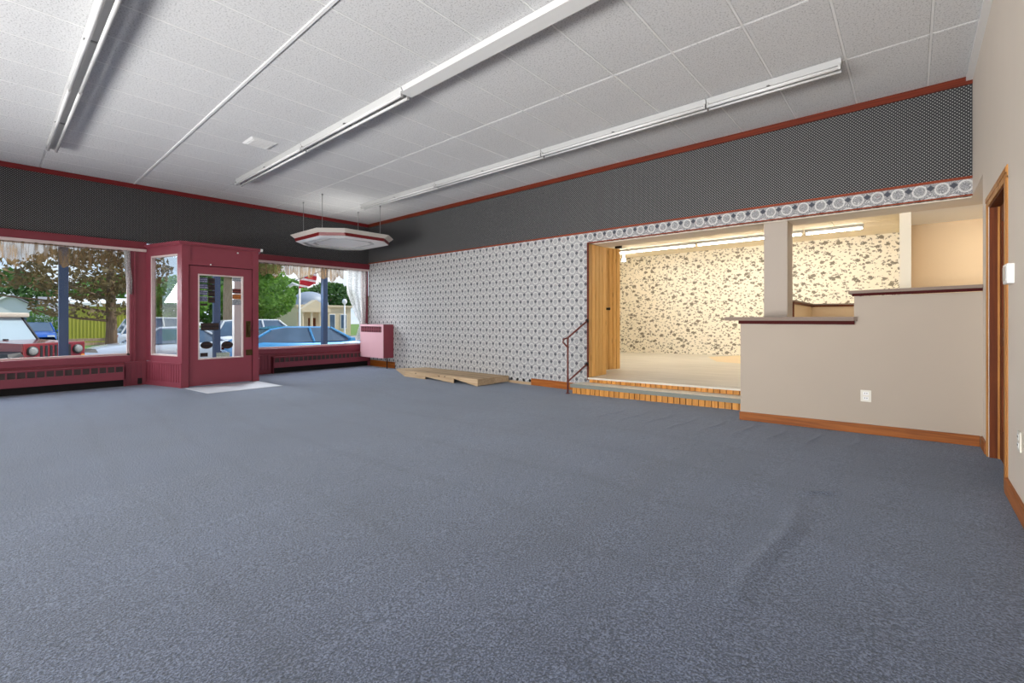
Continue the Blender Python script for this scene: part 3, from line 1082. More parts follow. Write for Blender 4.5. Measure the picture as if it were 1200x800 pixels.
# ------------------------------------------------------------------ stage
st = MB()
SXL, SXR, SYB = 3.6, 12.4, 6.5
st.add([(6.786, 0.0, zp(6.786)), (9.38, 0.0, zp(9.38)), (9.38, 0.15, zp(9.38)), (12.4, 0.15, zp(12.4)), (12.4, SYB, zp(12.4)), (SXL, SYB, zp(SXL)), (SXL, 0.6, zp(SXL)), (6.786, 0.6, zp(6.786))], [(0, 1, 2, 3, 4, 5, 6, 7)])
st.add([(p[0], p[1], p[2] - 0.03) for p in st.v], [(7, 6, 5, 4, 3, 2, 1, 0)] + [(i, 8 + i, 8 + (i + 1) % 8, (i + 1) % 8) for i in range(8)])
st.f = st.f[:1] + [tuple(i - 8 if i >= 16 else i for i in f) for f in st.f[1:]]
n8 = 8
verts = st.v[:16]
st.v = verts
st.f = [tuple(range(8)), tuple(range(15, 7, -1))] + [(i, i + 8, (i + 1) % 8 + 8, (i + 1) % 8) for i in range(8)]
stage = struct('floor_stage', st, M['vinyl'], 'pale vinyl floor of the raised stage', 'floor')
pt = MB().add([(7.55, 4.2, zp(7.55)), (9.6, 3.4, zp(9.6)), (9.9, 6.3, zp(9.9)), (7.4, 6.45, zp(7.4)), (6.9, 5.6, zp(6.9))], [(0, 1, 2, 3, 4)]).map(lambda x, y, z: (x, y, z + 0.002))  # flat patch, warmer in tone than the vinyl around it
pt.build('tan_patch', M['patch'], stage)
MB().hexa([(6.775, -0.02, zp(6.775) - 0.028), (9.39, -0.02, zp(9.39) - 0.028), (9.39, 0.0, zp(9.39) - 0.028), (6.775, 0.0, zp(6.775) - 0.028)], [(6.775, -0.02, zp(6.775)), (9.39, -0.02, zp(9.39)), (9.39, 0, zp(9.39)), (6.775, 0, zp(6.775))]).build('nosing', M['vinyl'], stage)
# step: tread on a boarded riser
TZ = lambda x: 0.160 + 0.0175 * (x - 6.6)
stp = thing('stage_step', 'wide low step of vertical pine boards before the stage', 'step', (8.0, -0.2, 0))


def slabx(x0, x1, y0, y1, za, zb):
    return MB().hexa([(x0, y0, za(x0)), (x1, y0, za(x1)), (x1, y1, za(x1)), (x0, y1, za(x0))], [(x0, y0, zb(x0)), (x1, y0, zb(x1)), (x1, y1, zb(x1)), (x0, y1, zb(x0))])


slabx(6.655, 9.388, -0.335, -0.002, lambda x: TZ(x) - 0.05, TZ).build('tread', paint('pale_tread', (240, 236, 222), 0.5, 0.04, 6), stp)
slabx(6.64, 9.388, -0.352, -0.335, lambda x: TZ(x) - 0.055, lambda x: TZ(x) + 0.001).build('nosing', M['vinyl_edge'], stp)
slabx(6.67, 9.388, -0.315, -0.30, lambda x: zf(x), lambda x: TZ(x) - 0.05).build('riser_backing', M['dark'], stp)
N = 32
for i in range(N):
    a, b = 6.668 + 2.72 * i / N, 6.668 + 2.72 * (i + 1) / N
    slabx(a + 0.005, b - 0.005, -0.33 + random.uniform(0, 0.003), -0.312, lambda x: zf(x) + 0.001, lambda x: TZ(x) - 0.052).build('board', M['pine_dark'], stp)
rs = thing('wall_riser', 'boarded pine riser under the stage edge', 'wall', (8.0, 0.01, 0.16), kind='structure')
slabx(6.786, 9.388, 0.025, 0.04, lambda x: zf(x), lambda x: zp(x) - 0.03).build('backing', M['dark'], rs)
for i in range(N - 1):
    a, b = 6.788 + 2.6 * i / (N - 1), 6.788 + 2.6 * (i + 1) / (N - 1)
    slabx(a + 0.005, b - 0.005, 0.003 + random.uniform(0, 0.003), 0.024, lambda x: TZ(x) + 0.001, lambda x: zp(x) - 0.031).build('board', M['pine_dark'], rs)

# pine boarded jamb and door
jb = thing('wall_jamb', 'knotty pine boarded side of the stage opening', 'wall', (6.77, 0.3, zp(6.78)), kind='structure')
M['pine_gap'] = paint('pine_gap_shadow', (84, 46, 16), 0.8, 0.1, 20)
box('stud_wall', M['pine_gap'], jb, 6.66, 6.768, 0.121, 0.60, 0.1, 2.505)
ys_ = [0.002, 0.10, 0.215, 0.335, 0.455, 0.59]
for i in range(5):
    MB().bbox(6.764, 6.786, ys_[i] + 0.004, ys_[i + 1] - 0.004, zp(6.78), 2.50, 0.008).build('board', M['pine'], jb)
d3 = thing('door_3', 'knotty pine board door folded open behind the stage opening', 'door', (6.5, 1.3, zp(6.6)), kind='structure')
A, B = Vector((6.33, 0.62, 0)), Vector((6.565, 1.515, 0))
dd = (B - A).normalized()
nn = Vector((dd.y, -dd.x, 0))
L = (B - A).length
K = 9
for i in range(K):
    a, b = A + dd * (L * i / K + 0.006), A + dd * (L * (i + 1) / K - 0.006)
    q = nn * 0.02
    MB().hexa([(a.x, a.y, 0.256), (b.x, b.y, 0.256), (b.x - q.x, b.y - q.y, 0.256), (a.x - q.x, a.y - q.y, 0.256)], [(a.x, a.y, 2.6), (b.x, b.y, 2.6), (b.x - q.x, b.y - q.y, 2.6), (a.x - q.x, a.y - q.y, 2.6)]).build('board', M['pine'], d3)
a, b = A - nn * 0.021, B - nn * 0.021
q = nn * 0.012
MB().hexa([(a.x, a.y, 0.27), (b.x, b.y, 0.27), (b.x - q.x, b.y - q.y, 0.27), (a.x - q.x, a.y - q.y, 0.27)], [(a.x, a.y, 2.58), (b.x, b.y, 2.58), (b.x - q.x, b.y - q.y, 2.58), (a.x - q.x, a.y - q.y, 2.58)]).build('backing', M['pine_gap'], d3)
kp = A + dd * 0.56
f = MB().lathe((0, 0, 0), [(0.026, 0), (0.026, 0.006), (0.010, 0.01), (0.010, 0.04), (0.028, 0.05), (0.028, 0.066), (0.014, 0.074)], 14, 'x')
ang = math.atan2(nn.y, nn.x)
f.map(lambda x, y, z: (kp.x + x * math.cos(ang) - y * math.sin(ang), kp.y + x * math.sin(ang) + y * math.cos(ang), 1.425 + z)).build('knob', M['black_metal'], d3, True)
kb = A + dd * 0.80
box('top_bracket', M['black_metal'], d3, kb.x + 0.0, kb.x + 0.12, kb.y - 0.03, kb.y + 0.03, 2.60, 2.66)
box('stage_return', M['cream'], d3, 6.30, 6.31, 0.60, 0.62, 0.3, 0.31)

# stage walls and ceiling
ZC = 3.13
struct('wall_stage_back', MB().box(SXL, SXR, SYB, SYB + 0.1, 0.1, ZC + 0.02), M['floral'], 'stage back wall with cream floral wallpaper', 'wall')
struct('wall_stage_left', MB().box(SXL - 0.1, SXL, 0.6, SYB + 0.1, 0.1, ZC + 0.02).box(SXL, 6.66, 0.5, 0.6, 0.1, ZC + 0.02), M['cream'], 'cream end wall of the stage', 'wall')
struct('wall_partition', MB().box(10.776, 10.882, 0.575, SYB, zp(10.8), ZC), M['cream'], 'cream partition between stage and alcove', 'wall')
al = MB().box(10.882, 12.4, 1.63, 1.73, zp(11), 3.0).box(12.3, 12.4, -0.95, 1.63, zf(11), 3.0)
struct('wall_alcove', al, M['tan'], 'tan back wall of the alcove beside the stage', 'wall')
struct('ceiling_alcove', MB().box(10.882, 12.4, 0.58, 1.63, 2.507, 2.6), M['white'], 'white ceiling of the small alcove', 'ceiling')
cs = struct('ceiling_stage', MB().box(SXL - 0.1, SXR, 0.58, SYB + 0.1, ZC + 0.02, ZC + 0.1), M['cream'], 'cream tiled ceiling of the stage', 'ceiling')
M['tile'], keep = paint('stage_ceiling_tile', (240, 228, 206), 0.85, 0.03, 30), M['tile']
tiles.clear()
sxe = [SXL + 1.22 * i for i in range(7)]
sye = [0.6] + [0.6 + 0.4 + 0.61 * j for j in range(0, 9)]
for i in range(6):
    for j in range(len(sye) - 1):
        tile(cs, sxe[i], min(sxe[i + 1], 10.776), sye[j], sye[j + 1], ZC)
M['tile'] = keep
MB().box(SXL, 10.776, sye[-1], SYB, ZC + 0.002, ZC + 0.02).build('edge_tile', M['cream'], cs)
# stage lights
M['lit'] = lamp_mat('lit_tube', (255, 248, 236), 28.0)


def strip_light(x0, x1, y, zc, label, group, lit=False, tubes=2):
    r = thing('strip_light', label, 'light fixture', ((x0 + x1) / 2, y, zc), group)
    h = MB()
    h.hexa([(x0, y - 0.03, zc - 0.055), (x1, y - 0.03, zc - 0.055), (x1, y + 0.03, zc - 0.055), (x0, y + 0.03, zc - 0.055)], [(x0, y - 0.062, zc - 0.001), (x1, y - 0.062, zc - 0.001), (x1, y + 0.062, zc - 0.001), (x0, y + 0.062, zc - 0.001)])
    h.build('housing', M['fixture'], r)
    off = (-0.042, 0.042) if tubes == 2 else (0,)
    ends = ((x0 + 0.004, x0 + 0.022), (x1 - 0.022, x1 - 0.004))
    if tubes == 0:
        MB().hexa([(x0, y - 0.075, zc - 0.075), (x1, y - 0.075, zc - 0.075), (x1, y + 0.075, zc - 0.075), (x0, y + 0.075, zc - 0.075)], [(x0, y - 0.05, zc - 0.056), (x1, y - 0.05, zc - 0.056), (x1, y + 0.05, zc - 0.056), (x0, y + 0.05, zc - 0.056)]).build('reflector', M['white'], r)
        return r
    for q in off:
        for a, b in ends:
            MB().bbox(a, b, y + q - 0.016, y + q + 0.016, zc - 0.104, zc - 0.045, 0.003).build('socket', M['fixture'], r)
        MB().tube([(x0 + 0.02, y + q, zc - 0.085), (x1 - 0.02, y + q, zc - 0.085)], 0.018, 10).build('tube', M['lit'] if lit else M['tube'], r, True)
    for x in ((x0 * 3 + x1) / 4, (x0 + x1) / 2, (x0 + 3 * x1) / 4)[1:2]:
        MB().box(x - 0.012, x + 0.012, y - 0.064, y + 0.064, zc - 0.066, zc - 0.054).build('clip', M['rod'], r)
    return r


g = 'lit strip lights on the stage ceiling'
strip_light(4.45, 6.86, 4.85, ZC, 'lit warm strip light on stage ceiling, half hidden by pine door', g, True, 1)
strip_light(6.90, 9.12, 4.85, ZC, 'lit warm strip light on stage ceiling, passing behind the column', g, True, 1)
strip_light(9.16, 10.16, 4.85, ZC, 'short lit warm strip light on stage ceiling, beside the cream partition', g, True, 1)
g = 'unlit fluorescent strips on the hall ceiling'
for (x0, x1, y, l, tb) in (
    (1.80, 4.32, -1.25, 'unlit strip light of the row by papered wall, above the hanging canopy', 2),
    (4.33, 6.76, -1.25, 'unlit strip light of the row by papered wall, second from the canopy', 2),
    (6.77, 9.12, -1.25, 'unlit strip light of the row by papered wall, third from the canopy', 2),
    (9.13, 10.38, -1.25, 'short unlit strip light ending the row over the stage opening', 2),
    (1.74, 4.34, -3.69, 'unlit strip light of the middle ceiling row, beside the square vent', 2),
    (4.35, 6.75, -3.69, 'unlit strip light of the middle ceiling row, second from the windows', 2),
    (6.76, 9.15, -3.69, 'smooth white strip light without tubes in the middle ceiling row', 0),
    (9.16, 11.20, -3.69, 'tubeless strip light at the wall end of the middle ceiling row', 0),
    (1.58, 4.22, -6.06, 'unlit strip light over the jeep window, nearest the shop front', 2),
    (4.23, 6.70, -6.06, 'unlit strip light over the jeep window, second from the shop front', 2),
    (6.71, 9.10, -6.06, 'unlit strip light third from the shop front, nearly above the viewer', 2),
):
    strip_light(x0, x1, y, HC - 0.004, l, g, False, tb)

# ceiling vent
v = thing('ceiling_vent', 'square white air vent in the ceiling near the middle light row', 'vent', (3.9, -4.11, HC - 0.02))
MB().hexa([(3.75, -4.26, HC - 0.014), (4.05, -4.26, HC - 0.014), (4.05, -3.965, HC - 0.014), (3.75, -3.965, HC - 0.014)], [(3.72, -4.29, HC + 0.001), (4.08, -4.29, HC + 0.001), (4.08, -3.935, HC + 0.001), (3.72, -3.935, HC + 0.001)]).build('plate', M['white'], v)
for i in range(5):
    box('louvre', M['white'], v, 3.77 + 0.054 * i, 3.805 + 0.054 * i, -4.24, -3.985, HC - 0.02, HC - 0.0135)

# cone lamp hanging on the stage
cn_ = thing('pendant_lamp', 'small white cone lamp hanging on the stage by the pine door', 'lamp', (4.57, 5.5, 2.9))
MB().lathe((4.575, 5.5, 2.9), [(0.062, 0), (0.055, 0.03), (0.02, 0.15), (0.014, 0.20)], 16).build('shade', M['lit'], cn_, True)
MB().tube([(4.575, 5.5, 3.1), (4.575, 5.5, ZC)], 0.006, 6).build('cord', M['white'], cn_)

# half wall round the stair on the stage
hw = MB()
zb = zp(9.5)
hw.prism([(9.50, 1.05), (9.585, 1.05), (9.50, 3.30), (10.776, 3.34), (10.776, 3.44), (9.40, 3.40)], zb, 1.452)
hs_ = struct('wall_stair', hw, M['tan'], 'low tan half wall round the stair on the stage', 'wall')
cap = MB()
cap.prism([(9.46, 1.03), (9.61, 1.03), (9.535, 3.265), (10.776, 3.305), (10.776, 3.46), (9.36, 3.42)], 1.482, 1.506)
cap.build('cap', M['counter'], hs_)
MB().prism([(9.475, 1.04), (9.60, 1.04), (9.522, 3.28), (10.776, 3.32), (10.776, 3.45), (9.375, 3.41)], 1.452, 1.482).build('cap_edge', M['doorwood'], hs_)
box('end_post', M['doorwood'], hs_, 9.50, 9.60, 1.03, 1.05, zb, 1.455)

# ------------------------------------------------------------------ hand rail
hr = thing('hand_rail', 'brown metal hand rail beside the stage steps', 'rail', (6.62, -0.38, 0))
MB().tube([(6.62, -0.385, 0.003), (6.62, -0.385, 0.94)], 0.016, 10).lathe((6.62, -0.385, 0.003), [(0.035, 0), (0.035, 0.008), (0.018, 0.014)], 12).build('post', M['rail'], hr, True)
MB().tube([(6.62, -0.40, 0.915), (6.765, -0.016, 1.20)], 0.016, 10).build('top_rail', M['rail'], hr, True)
MB().tube([(6.62, -0.385, 0.20), (6.765, -0.016, 0.475)], 0.015, 10).build('lower_rail', M['rail'], hr, True)
MB().tube([(6.62, -0.40, 0.915), (6.585, -0.455, 0.90), (6.575, -0.46, 0.85), (6.60, -0.42, 0.80), (6.62, -0.385, 0.76)], 0.014, 8).build('scroll', M['rail'], hr, True)
for z in (1.20, 0.475):
    MB().lathe((6.768, -0.016, z), [(0.03, -0.02), (0.03, -0.006), (0.02, 0.002)], 12, 'y').build('wall_flange', M['black_metal'], hr, True)

# ------------------------------------------------------------------ wooden ramp
rp = thing('wooden_ramp', 'low ramp of weathered boards on the carpet along the papered wall', 'ramp', (3.4, -0.4, 0))
dz = lambda x: 0.122 + 0.004 * (x - 3.0)
x_l = lambda y: 1.36 + (-0.06 - y) * 1.88       # cut left end runs diagonally
RN = 6
for i in range(RN):
    y0, y1 = -0.03 - 0.75 * i / RN - 0.002, -0.03 - 0.75 * (i + 1) / RN + 0.002
    xa, xb = x_l(y0), x_l(y1)
    m_ = MB()
    e0, e1 = max(xa, 1.36), max(xb, 1.36)
    r0, r1 = 4.99 - 0.07 * i / RN, 4.99 - 0.07 * (i + 1) / RN
    # each board rises from the floor over its first stretch
    tp = [(e0, y0, 0.014 + 0.10 * i / RN), (e0 + 1.15 * (1 - i / RN * 0.9), y0, dz(e0 + 1.15)), (r0, y0, dz(r0)), (r1, y1, dz(r1)), (e1 + 1.15 * (1 - i / RN * 0.9), y1, dz(e1 + 1)), (e1, y1, 0.012 + 0.10 * min(1, (i + 1) / RN * 1.0))]
    bt = [(x, y, max(0.001, z - 0.028)) for x, y, z in tp]
    m_.hexa(bt, tp)
    m_.build('board', M['rampwood'], rp)
# front fascia pieces with the gaps under them
fy0, fy1 = -0.80, -0.782
fp = MB()


def fascia(xa, xb, za, zb_, ta, tb):
    fp.hexa([(xa, fy0, za), (xb, fy0, zb_), (xb, fy1, zb_), (xa, fy1, za)], [(xa, fy0, ta), (xb, fy0, tb), (xb, fy1, tb), (xa, fy1, ta)])


def fascia_piece(*a):
    global fp
    fp = MB()
    fascia(*a)
    fp.build('fascia_board', M['rampwood'], rp)


fascia_piece(2.72, 3.42, 0.001, 0.001, 0.116, 0.119)
fascia_piece(3.422, 4.28, 0.052, 0.001, 0.119, 0.123)
fascia_piece(4.282, 4.92, 0.088, 0.001, 0.123, 0.126)
MB().hexa([(1.45, -0.14, 0.001), (2.72, -0.80, 0.001), (2.72, -0.782, 0.001), (1.46, -0.12, 0.001)], [(1.45, -0.14, 0.02), (2.72, -0.80, 0.116), (2.72, -0.782, 0.116), (1.46, -0.12, 0.02)]).build('fascia_board', M['rampwood'], rp)
MB().hexa([(4.92, -0.80, 0.012), (4.935, -0.80, 0.012), (4.97, -0.40, 0.012), (4.955, -0.40, 0.012)], [(4.92, -0.80, 0.122), (4.935, -0.80, 0.122), (4.97, -0.40, 0.124), (4.955, -0.40, 0.124)]).build('end_board', M['rampwood'], rp)
MB().hexa([(4.955, -0.39, 0.02), (4.97, -0.39, 0.02), (5.005, -0.03, 0.025), (4.99, -0.03, 0.025)], [(4.955, -0.39, 0.124), (4.97, -0.39, 0.124), (5.005, -0.03, 0.127), (4.99, -0.03, 0.127)]).build('end_board', M['rampwood'], rp)
for x in (2.9, 3.9, 4.85):
    box('bearer', M['rampwood'], rp, x, x + 0.04, -0.76, -0.04, 0.001, 0.09)
for x, z in ((3.1, 0.095), (3.85, 0.1), (4.02, 0.105)):
    MB().lathe((x, fy0 - 0.001, z), [(0.014, 0), (0.014, 0.003)], 8, 'y').build('knot_hole', M['dark'], rp)

# ------------------------------------------------------------------ hanging octagonal canopy
oc = thing('hanging_canopy', 'white octagonal canopy with dark red band hanging from the ceiling on rods', 'canopy', (1.57, -1.58, 2.84))


def octo(hx, hy, cut, cx=1.57, cy=-1.58):
    return [(cx - hx + cut, cy - hy), (cx + hx - cut, cy - hy), (cx + hx, cy - hy + cut), (cx + hx, cy + hy - cut), (cx + hx - cut, cy + hy), (cx - hx + cut, cy + hy), (cx - hx, cy + hy - cut), (cx - hx, cy - hy + cut)]


def ring(name, m, a, za, b, zb_, t=0.02):
    """Sloped octagonal fascia ring with thickness t."""
    mb = MB()
    lo, hi = octo(*a), octo(*b)
    li, hi_ = octo(a[0] - t, a[1] - t, a[2]), octo(b[0] - t, b[1] - t, b[2])
    for i in range(8):
        j = (i + 1) % 8
        mb.hexa([(*lo[i], za), (*lo[j], za), (*li[j], za), (*li[i], za)], [(*hi[i], zb_), (*hi[j], zb_), (*hi_[j], zb_), (*hi_[i], zb_)])
    return mb.build(name, m, oc)


ring('upper_fascia', paint('canopy_cream', (216, 210, 200), 0.5, 0.03, 8), (0.90, 0.81, 0.36), 2.935, (0.97, 0.88, 0.38), 3.005)
ring('red_band', M['crimson'], (0.885, 0.795, 0.355), 2.872, (0.895, 0.805, 0.36), 2.935)
ring('lower_lip', M['white'], (0.80, 0.71, 0.33), 2.845, (0.885, 0.795, 0.355), 2.872, 0.03)
MB().prism(octo(0.86, 0.77, 0.35), 2.872, 2.884).build('underside_panel', M['white'], oc)
MB().prism(octo(0.93, 0.84, 0.37), 2.995, 3.006).build('top_panel', M['white'], oc)
fr = MB()
for (a, b) in (((0.62, 0.5, 0.2), (0.62, 0.5, 0.2)),):
    o1, o2 = octo(*a), octo(a[0] - 0.05, a[1] - 0.05, a[2])
    for i in range(8):
        j = (i + 1) % 8
        fr.hexa([(*o1[i], 2.862), (*o1[j], 2.862), (*o2[j], 2.862), (*o2[i], 2.862)], [(*o1[i], 2.872), (*o1[j], 2.872), (*o2[j], 2.872), (*o2[i], 2.872)])
fr.build('underside_frame', M['fixture'], oc)
for (x, y) in ((1.06, -2.21), (2.0, -2.26), (1.11, -0.95), (2.02, -0.95)):
    MB().tube([(x, y, 3.004), (x, y, HC)], 0.006, 6).lathe((x, y, HC - 0.03), [(0.008, 0), (0.016, 0.01), (0.016, 0.03)], 8).build('rod', M['rod'], oc)

# ------------------------------------------------------------------ lace at the windows
M['lace_tan'] = sheer('tan_lace', (116, 94, 68), 0.70, 26, 0.12)
M['lace_white'] = sheer('white_lace', (252, 251, 248), 0.72, 60)


def valance(y0, y1, label, seed, drop=0.34):
    rnd = random.Random(seed)
    n = int((y1 - y0) / 0.02)
    vs, fs = [], []
    rows = 6
    ph = [rnd.uniform(0, 6) for _ in range(4)]
    for i in range(n + 1):
        y = y0 + (y1 - y0) * i / n
        x = 0.01 + 0.022 * math.sin(y * 42 + ph[0]) + 0.01 * math.sin(y * 71 + ph[1])
        dep = drop + 0.05 * math.sin(y * 9 + ph[2]) + 0.05 * math.sin(y * 23 + ph[3]) + rnd.uniform(-0.02, 0.02)
        for r in range(rows + 1):
            t = r / rows
            vs.append((0.0 + (x - 0.01) * (0.35 + 0.65 * t), y, 2.50 - dep * t))
    for i in range(n):
        for r in range(rows):
            a = i * (rows + 1) + r
            fs.append((a, a + 1, a + rows + 2, a + rows + 1))
    v_ = thing('lace_valance', label, 'valance', (0.0, (y0 + y1) / 2, 2.2), 'valances over the shop windows')
    MB().add(vs, fs).build('cloth', M['lace_tan'], v_, True, False)
    MB().tube([(0.0, y0, 2.497), (0.0, y1, 2.497)], 0.012, 8).build('rod', M['pinkwhite'], v_)


valance(-8.6, -5.03, 'gathered tan lace valance across the window with the jeep', 3)
valance(-2.72, -0.70, 'gathered tan lace valance across the window beside the corner', 5, 0.26)


def drape(name, label, cols, m, cat='curtain'):
    """cols: list over height of (z, y_left, y_right)"""
    vs, fs = [], []
    n = 26
    for (z, a, b) in cols:
        for i in range(n + 1):
            t = i / n
            vs.append((0.025 + 0.02 * math.sin(t * 22 + z) + 0.008 * math.sin(t * 51), a + (b - a) * t, z + 0.012 * math.sin(t * 17)))
    for r in range(len(cols) - 1):
        for i in range(n):
            a = r * (n + 1) + i
            fs.append((a, a + 1, a + n + 2, a + n + 1))
    o = MB().add(vs, fs).build(name, m, None, True, False)
    return tag(o, label, 'curtain')


drape('lace_curtain', 'torn white lace strip hanging at the edge of the jeep window', [(2.49, -5.03, -4.93), (2.2, -5.02, -4.925), (1.95, -5.0, -4.90), (1.78, -4.985, -4.905), (1.69, -4.955, -4.91)], M['lace_white'])
drape('lace_curtain', 'white lace curtain tied back in the corner beside the pink heater', [(2.49, -0.62, -0.06), (2.2, -0.66, -0.06), (1.9, -0.64, -0.07), (1.6, -0.52, -0.08), (1.3, -0.40, -0.09), (1.16, -0.30, -0.10), (1.08, -0.28, -0.10), (0.95, -0.34, -0.08), (0.75, -0.40, -0.07), (0.585, -0.42, -0.06)], M['lace_white'])
tb = MB().tube([(0.068, -0.09, 1.10), (0.075, -0.16, 1.10), (0.075, -0.24, 1.11), (0.068, -0.30, 1.12)], 0.012, 6).build('curtain_tie', M['lace_white'])
tag(tb, 'white band tying back the lace curtain', 'curtain tie')

# ------------------------------------------------------------------ OUTSIDE
SZ = -0.45
M['asphalt'] = paint('street_asphalt', (176, 172, 164), 0.9, 0.08, 3)
M['concrete'] = paint('sidewalk_concrete', (204, 200, 190), 0.9, 0.06, 4)
M['lawn'] = paint('lawn_grass', (104, 134, 60), 0.95, 0.25, 3)
struct('road', MB().box(-24, -2.9, -40, 60, SZ - 0.1, SZ).box(-31, -24, 9.5, 60, SZ - 0.1, SZ + 0.03), M['asphalt'], 'pale street outside the shop windows', 'road')
struct('sidewalk', MB().box(-2.9, WX - 0.001, -40, 60, SZ - 0.1, -0.22).box(WX, 1.0, -4.6, -2.9, -0.3, -0.005), M['concrete'], 'concrete sidewalk before the shop front', 'sidewalk')
struct('lawn', MB().box(-120, -24, -60, 90, SZ - 0.1, SZ + 0.02), M['lawn'], 'green lawn on the far side of the street', 'lawn')
M['bluepost'] = paint('navy_post_paint', (46, 66, 96), 0.5, 0.06, 5)
for (y, l) in ((-5.73, 'navy porch post outside the jeep window'), (-3.22, 'navy porch post outside the entrance door'), (-0.665, 'navy porch post outside the window beside the corner'), (-8.2, 'navy porch post at the far end of the shop front')):
    pp = thing('porch_post', l, 'post', (-1.1, y, -0.22), 'navy posts along the sidewalk')
    MB().bbox(-1.165, -1.035, y - 0.065, y + 0.065, -0.22, 3.3, 0.006).build('shaft', M['bluepost'], pp)
    MB().bbox(-1.19, -1.01, y - 0.09, y + 0.09, -0.22, -0.02, 0.006).build('foot', M['bluepost'], pp)
wp = MB().bbox(-0.14, -0.02, -3.20, -3.02, -0.2, 2.55, 0.006).build('white_post', M['white'])
tag(wp, 'white post outside the entrance door', 'post')


def xf(mb, loc, ang):
    c, s = math.cos(ang), math.sin(ang)
    return mb.map(lambda x, y, z: (loc[0] + x * c - y * s, loc[1] + x * s + y * c, loc[2] + z))


M['tyre'] = paint('tyre_rubber', (28, 28, 28), 0.8, 0.1, 20)
M['alloy'] = paint('alloy_rim', (170, 172, 176), 0.3, 0.05, 20, 0.8)
M['carglass'] = paint('car_glass', (84, 104, 126), 0.06, 0.35, 2.5)
M['trimblack'] = paint('black_car_trim', (34, 34, 36), 0.5, 0.05, 10)
M['headlamp'] = paint('clear_headlamp', (226, 228, 228), 0.12, 0.03, 20)
M['taillamp'] = paint('red_tail_lamp', (150, 20, 20), 0.2, 0.05, 20)


def car_paint(name, rgb):
    k = NT(name)
    k.color(lin(rgb))
    k.set(Roughness=0.25, Metallic=0.15)
    k.b.inputs['Coat Weight'].default_value = 0.6
    return k.m


